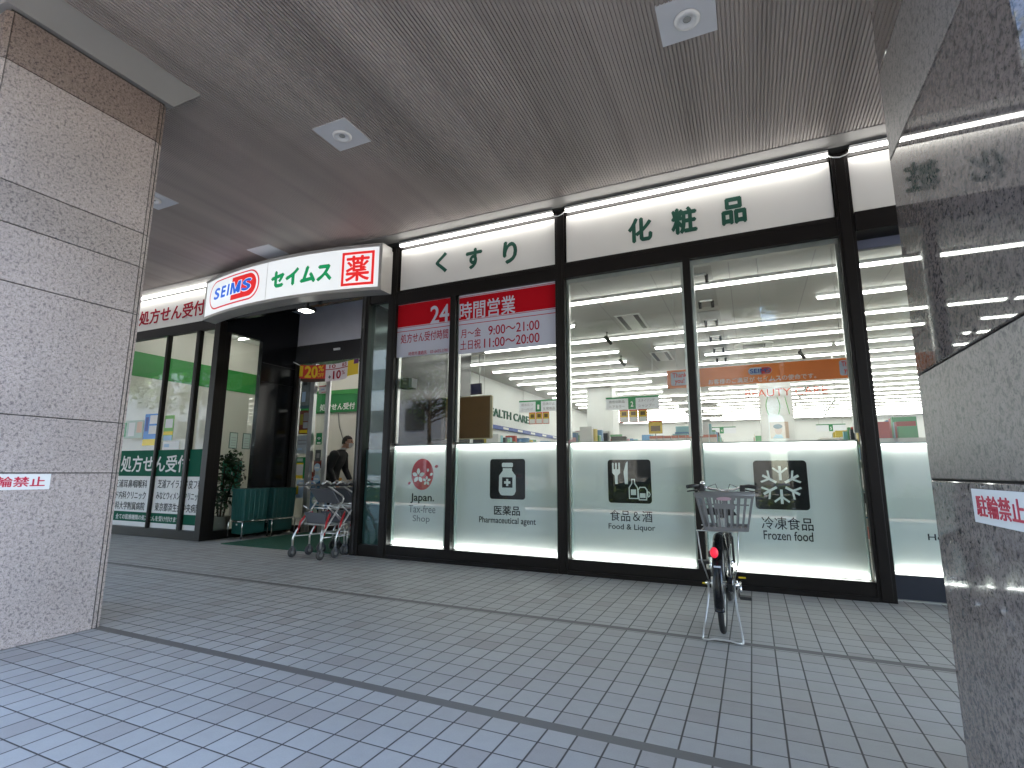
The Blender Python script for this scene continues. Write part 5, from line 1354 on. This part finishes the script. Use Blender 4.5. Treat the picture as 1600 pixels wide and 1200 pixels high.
loft(b_.bm, [((-.02, 0, .84), .10, .15), ((-.02, 0, .98), .11, .155), ((.015, 0, 1.12), .10, .14), ((.06, .01, 1.28), .115, .165), ((.10, .01, 1.38), .10, .17), ((.13, .02, 1.44), .07, .10), ((.17, .03, 1.50), .052, .055), ((.21, .035, 1.57), .05, .052)])
for sh_, el, wr in ((SHL, ELL, WRL), (SHR, ELR, WRR)):
    b_.tube([sh_, el, wr], [.052, .040, .026], 12)
for hi, kn, an in LEGS:
    b_.tube([hi, kn, an, (an[0], an[1], .04)], [.085, .058, .038, .036], 14)
    b_.tube([(an[0] - .05, an[1], .045), (an[0] + .06, an[1], .04), (an[0] + .16, an[1], .03)], [.034, .038, .026], 12)
for sgn, w in ((1, WRL), (-1, WRR)):
    W = Vector(w); palm = W + Vector((.03, 0, -.065))
    b_.tube([W, W + Vector((.012, 0, -.03)), palm, palm + Vector((.018, 0, -.03))], [.024, .03, .036, .03], 10)
    for dy, ln in ((-.028, .8), (-.010, 1.), (.009, .95), (.026, .75)):
        a = palm + Vector((.016, dy, -.028)); b = a + Vector((.022, 0, -.032)) * ln; c = b + Vector((-.004, 0, -.03)) * ln
        b_.tube([a, b, c], [.0115, .0105, .009], 8)
    b_.tube([palm + Vector((.008, sgn * -.028, .01)), palm + Vector((.034, sgn * -.042, -.018)), palm + Vector((.046, sgn * -.034, -.046))], [.014, .0125, .010], 8)
fused('body', b_, SKIN, man, .0075, 2)
# head
hm = MB()
g = bmesh.ops.create_uvsphere(hm.bm, u_segments=24, v_segments=18, radius=1)
HC = Vector((.255, .04, 1.635))
for v in g['verts']:
    x, y, z = v.co; fx = .098 * x; fy = .075 * y * (1 - .18 * max(0, -z)); fz = .118 * z
    if x > .2 and z < 0: fx *= 1 - .12 * z * z
    v.co = Vector((fx, fy, fz)) + HC
for f in hm.bm.faces: f.smooth = True
hm.hexa([(HC.x + .085, HC.y - .016, HC.z - .03), (HC.x + .118, HC.y - .011, HC.z - .03), (HC.x + .118, HC.y + .011, HC.z - .03), (HC.x + .085, HC.y + .016, HC.z - .03)],
        [(HC.x + .088, HC.y - .006, HC.z + .02), (HC.x + .096, HC.y - .005, HC.z + .02), (HC.x + .096, HC.y + .005, HC.z + .02), (HC.x + .088, HC.y + .006, HC.z + .02)])
for s in (-1, 1): hm.sphere((HC.x - .005, HC.y + s * .074, HC.z - .005), .03, .6, .3, 1.0, 10, 8)
head = hm.build('head', SKIN, man, True)
for s in (-1, 1): MB().sphere((HC.x + .083, HC.y + s * .030, HC.z + .018), .011, u=10, v=8).build('eye', INK, head, True)
hb = MB(); g = bmesh.ops.create_uvsphere(hb.bm, u_segments=28, v_segments=20, radius=1)
rem = []
for v in g['verts']:
    x, y, z = v.co
    if z < -.45 or (x > .35 and z < .42) or (x > .1 and z < .1): rem.append(v)
    n_ = 1 + .03 * math.sin(x * 17 + y * 11) * math.cos(z * 13)
    v.co = Vector((.106 * x * n_ - .006, .083 * y * n_, .126 * z * n_ + .004)) + HC
bmesh.ops.delete(hb.bm, geom=rem, context='VERTS')
for f in hb.bm.faces: f.smooth = True
bmesh.ops.solidify(hb.bm, geom=hb.bm.faces, thickness=.01)
hb.build('hair', HAIR, man, True)
mk = MB(); g = bmesh.ops.create_uvsphere(mk.bm, u_segments=24, v_segments=18, radius=1); rem = []
for v in g['verts']:
    x, y, z = v.co
    if x < .25 or z > -.02 or z < -.88: rem.append(v)
    v.co = Vector((.112 * x + .006, .084 * y, .124 * z)) + HC
bmesh.ops.delete(mk.bm, geom=rem, context='VERTS'); bmesh.ops.solidify(mk.bm, geom=mk.bm.faces, thickness=.003)
mask = mk.build('face_mask', mat('mask_white', (.72, .73, .73), .7), man, True)
MB().tube([(HC.x + .05, HC.y - .078, HC.z - .03), (HC.x - .01, HC.y - .088, HC.z + .0)], .0025, 5).build('mask_loop', WHITE, mask, True)
# suit: jacket and trousers as clothes over the body, collar
b_ = MB()
loft(b_.bm, [((-.035, 0, .80), .155, .195), ((-.03, 0, .95), .15, .19), ((.005, 0, 1.10), .135, .175), ((.045, .01, 1.26), .17, .21), ((.075, .01, 1.37), .155, .22), ((.115, .02, 1.45), .105, .15), ((.155, .025, 1.495), .066, .075)], 24)
for sh_, el, wr in ((SHL, ELL, WRL), (SHR, ELR, WRR)):
    w2 = Vector(wr).lerp(Vector(el), .08)
    b_.sphere(sh_, .092); b_.sphere(el, .064)
    b_.tube([sh_, Vector(sh_).lerp(Vector(el), .5), el, Vector(el).lerp(Vector(wr), .5), w2], [.082, .074, .062, .056, .048], 14)
fused('jacket', b_, SUIT, man, .012, 8)
b_ = MB()
loft(b_.bm, [((-.02, 0, .78), .125, .17), ((-.02, 0, .97), .135, .17)], 20)
for hi, kn, an in LEGS:
    b_.tube([hi, Vector(hi).lerp(Vector(kn), .5), kn, Vector(kn).lerp(Vector(an), .5), (an[0], an[1], .10)], [.108, .092, .078, .070, .068], 14)
fused('trousers', b_, SUIT, man, .013, 3)
MB().lathe([(.066, 0), (.062, .03), (.052, .032)], (.175, .028, 1.495), seg=20).build('collar', mat('shirt_white', (.6, .6, .58), .7), man, True)
for s, a in enumerate(LEGS):
    p = Vector(a[2]); MB().sphere((p.x + .05, p.y, .046), 1, .15, .052, .046, 14, 10).build('shoe', PLASTIC_BLACK, man, True)
man.rotation_euler = (0, 0, R(18)); man.scale = (1.05, 1.05, 1.03)

# ================================================================== ACROSS THE STREET (seen as reflections in the glass)
LEAF_A = leaf_mat('tree_leaves', [(.05, .10, .025), (.07, .14, .03), (.035, .075, .02), (.10, .17, .04)])
HEDGE_L = leaf_mat('hedge_leaves', [(.10, .16, .03), (.14, .20, .04), (.07, .12, .025), (.18, .22, .05)])
for k, (x0, x1) in enumerate(((-34, -8.5), (-7.5, -.8), (.4, 8))):
    rnd = random.Random(k); t = thing('hedge', ((x0 + x1) / 2, -5, 0), f'clipped green hedge along the kerb, {("left", "middle", "right")[k]} stretch', 'hedge', 'hedges along the kerb')
    cen = []
    x = x0
    while x < x1: cen += [((x, -4.75, .28), .33), ((x, -5.15, .30), .33), ((x, -4.95, .55 + rnd.random() * .1), .30)]; x += .4
    leaf_cloud(cen, int((x1 - x0) * (480 if k else 220)), .10, rnd).build('foliage', HEDGE_L, t)
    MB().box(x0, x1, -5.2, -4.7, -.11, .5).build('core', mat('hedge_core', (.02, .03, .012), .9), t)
for k, (x, y, h) in enumerate(((-9.8, -5.3, 10.5), (-4.3, -5.4, 11.5), (1.4, -5.3, 11), (-17, -14, 9), (-7, -14.2, 10), (3, -14, 9), (7.0, -5.3, 11), (-19, -5.5, 10), (-26.5, -6, 11), (-34, -6, 11))):  # crowns raised and thickened to block low sky
    rnd = random.Random(20 + k); t = thing('street_tree', (x, y, -.1), f'leafy street tree on the {"near" if y > -10 else "far"} side of the road, {ordn[k]} of the row', 'tree', 'street trees')
    tr = thing('x', (0, 0, 0), None, None); bpy.data.objects.remove(tr)
    trunk = MB().tube([(x, y, -.1), (x + .05, y, h * .25), (x - .04, y + .05, h * .55), (x, y, h * .85)], [.17, .13, .09, .03], 10).build('trunk', MATS['bark'], t)
    cen = []
    for j in range(20):
        a = rnd.random() * 6.28; zz = h * rnd.uniform(.45, 1.0); rr = 3.0 * math.sin(min(1, (zz / h - .35) / .65) * 2.6 + .35) + .3; rr *= rnd.uniform(.5, 1)
        c = (x + rr * math.cos(a), y + rr * math.sin(a) * .8, zz)
        cen.append((c, rnd.uniform(.7, 1.3)))
        MB().tube([(x, y, h * .4 + (zz - h * .4) * .4), tuple(Vector((x, y, h * .45)).lerp(Vector(c), .6)), c], [.05, .03, .012], 6).build('limb', MATS['bark'], trunk)
    leaf_cloud(cen, 5200, .24, rnd).build('crown', LEAF_A, t)
def car(x, y, m, label):
    t = thing('parked_car', (x, y, -.12), label, 'car'); z = -.12
    prof = [(-2.15, .32), (-2.2, .55), (-2.12, .80), (-1.75, .90), (-1.05, .95), (-.45, 1.40), (.65, 1.46), (1.45, 1.36), (2.02, .98), (2.12, .72), (2.08, .32)]
    MB().hexa([(x + px, y - .82, z + pz) for px, pz in prof], [(x + px, y + .82, z + pz) for px, pz in prof]).build('body', m, t)
    gl = [(-.85, 1.0), (-.40, 1.34), (.62, 1.40), (1.35, 1.30), (1.62, 1.0)]
    for s in (-1, 1): MB().hexa([(x + px, y + s * .822, z + pz) for px, pz in gl], [(x + px, y + s * .828, z + pz) for px, pz in gl]).build('side_window', DARKPANEL, t)
    MB().hexa([(x - 1.02, y - .7, z + .975), (x - 1.02, y + .7, z + .975), (x - .50, y + .66, z + 1.385), (x - .50, y - .66, z + 1.385)], [(x - 1.04, y - .7, z + .985), (x - 1.04, y + .7, z + .985), (x - .52, y + .66, z + 1.395), (x - .52, y - .66, z + 1.395)]).build('windscreen', DARKPANEL, t)
    for dx in (-1.35, 1.35):
        for s in (-1, 1):
            w = MB().lathe([(.2, -.09), (.31, -.085), (.325, -.06), (.325, .06), (.31, .085), (.2, .09)], (0, 0, 0), 'y', 28).build('wheel', RUBBER, t, True); w.location = (dx, s * .76, .325)
            h = MB().lathe([(.05, -.095), (.2, -.092), (.2, .092), (.05, .095)], (0, 0, 0), 'y', 20).build('hubcap', STEEL, w, True)
    for s in (-1, 1):
        MB().box(x - 2.19, x - 2.10, y + s * .6 - .16, y + s * .6 + .16, z + .58, z + .72, .02).build('headlight', WHITE, t)
        MB().box(x + 2.06, x + 2.13, y + s * .65 - .12, y + s * .65 + .12, z + .75, z + .9, .02).build('tail_light', RED, t)
    MB().box(x - 2.2, x + 2.12, y - .8, y + .8, z + .25, z + .35, .03).build('bumper', PLASTIC_BLACK, t)
car(-2.2, -6.9, mat('car_paint_dark', (.015, .018, .022), .15, coat=.8), 'dark saloon car parked behind the hedge across the pavement')
car(-10.2, -6.9, mat('car_paint_white', (.70, .70, .70), .2, coat=.8), 'white saloon car parked behind the left stretch of hedge')
for k, (x0, x1, h, m, lab) in enumerate(((-80, -20, 12, mat('pale_block', (.30, .31, .33), .8, var=.05, vscale=.6), 'pale low block across the road, far left'), (-18, 1, 17, mat('cream_block', (.30, .28, .25), .8, var=.05, vscale=.6), 'cream office block across the road, opposite the shop'), (4, 30, 20, mat('grey_block', (.24, .25, .26), .8, var=.05, vscale=.6), 'tall grey block across the road, to the right'))):  # block heights set to hold back low sky, walls darkened against bounce light
    t = thing('street_building', ((x0 + x1) / 2, -24, 0), lab, 'building')
    MB().box(x0, x1, -34, -20, 0, h).build('wall', m, t)
    nx = int((x1 - x0) / 3.2)
    for fl in range(int(h / 3.2)):
        for j in range(nx):
            xa = x0 + .8 + j * (x1 - x0 - .6) / nx
            MB().box(xa, xa + 1.7, -20.02, -19.96, .9 + fl * 3.2, 2.5 + fl * 3.2).build('window', DARKPANEL, t)
    MB().box(x0 - .15, x1 + .15, -34, -19.8, h, h + .4).build('parapet', m, t)
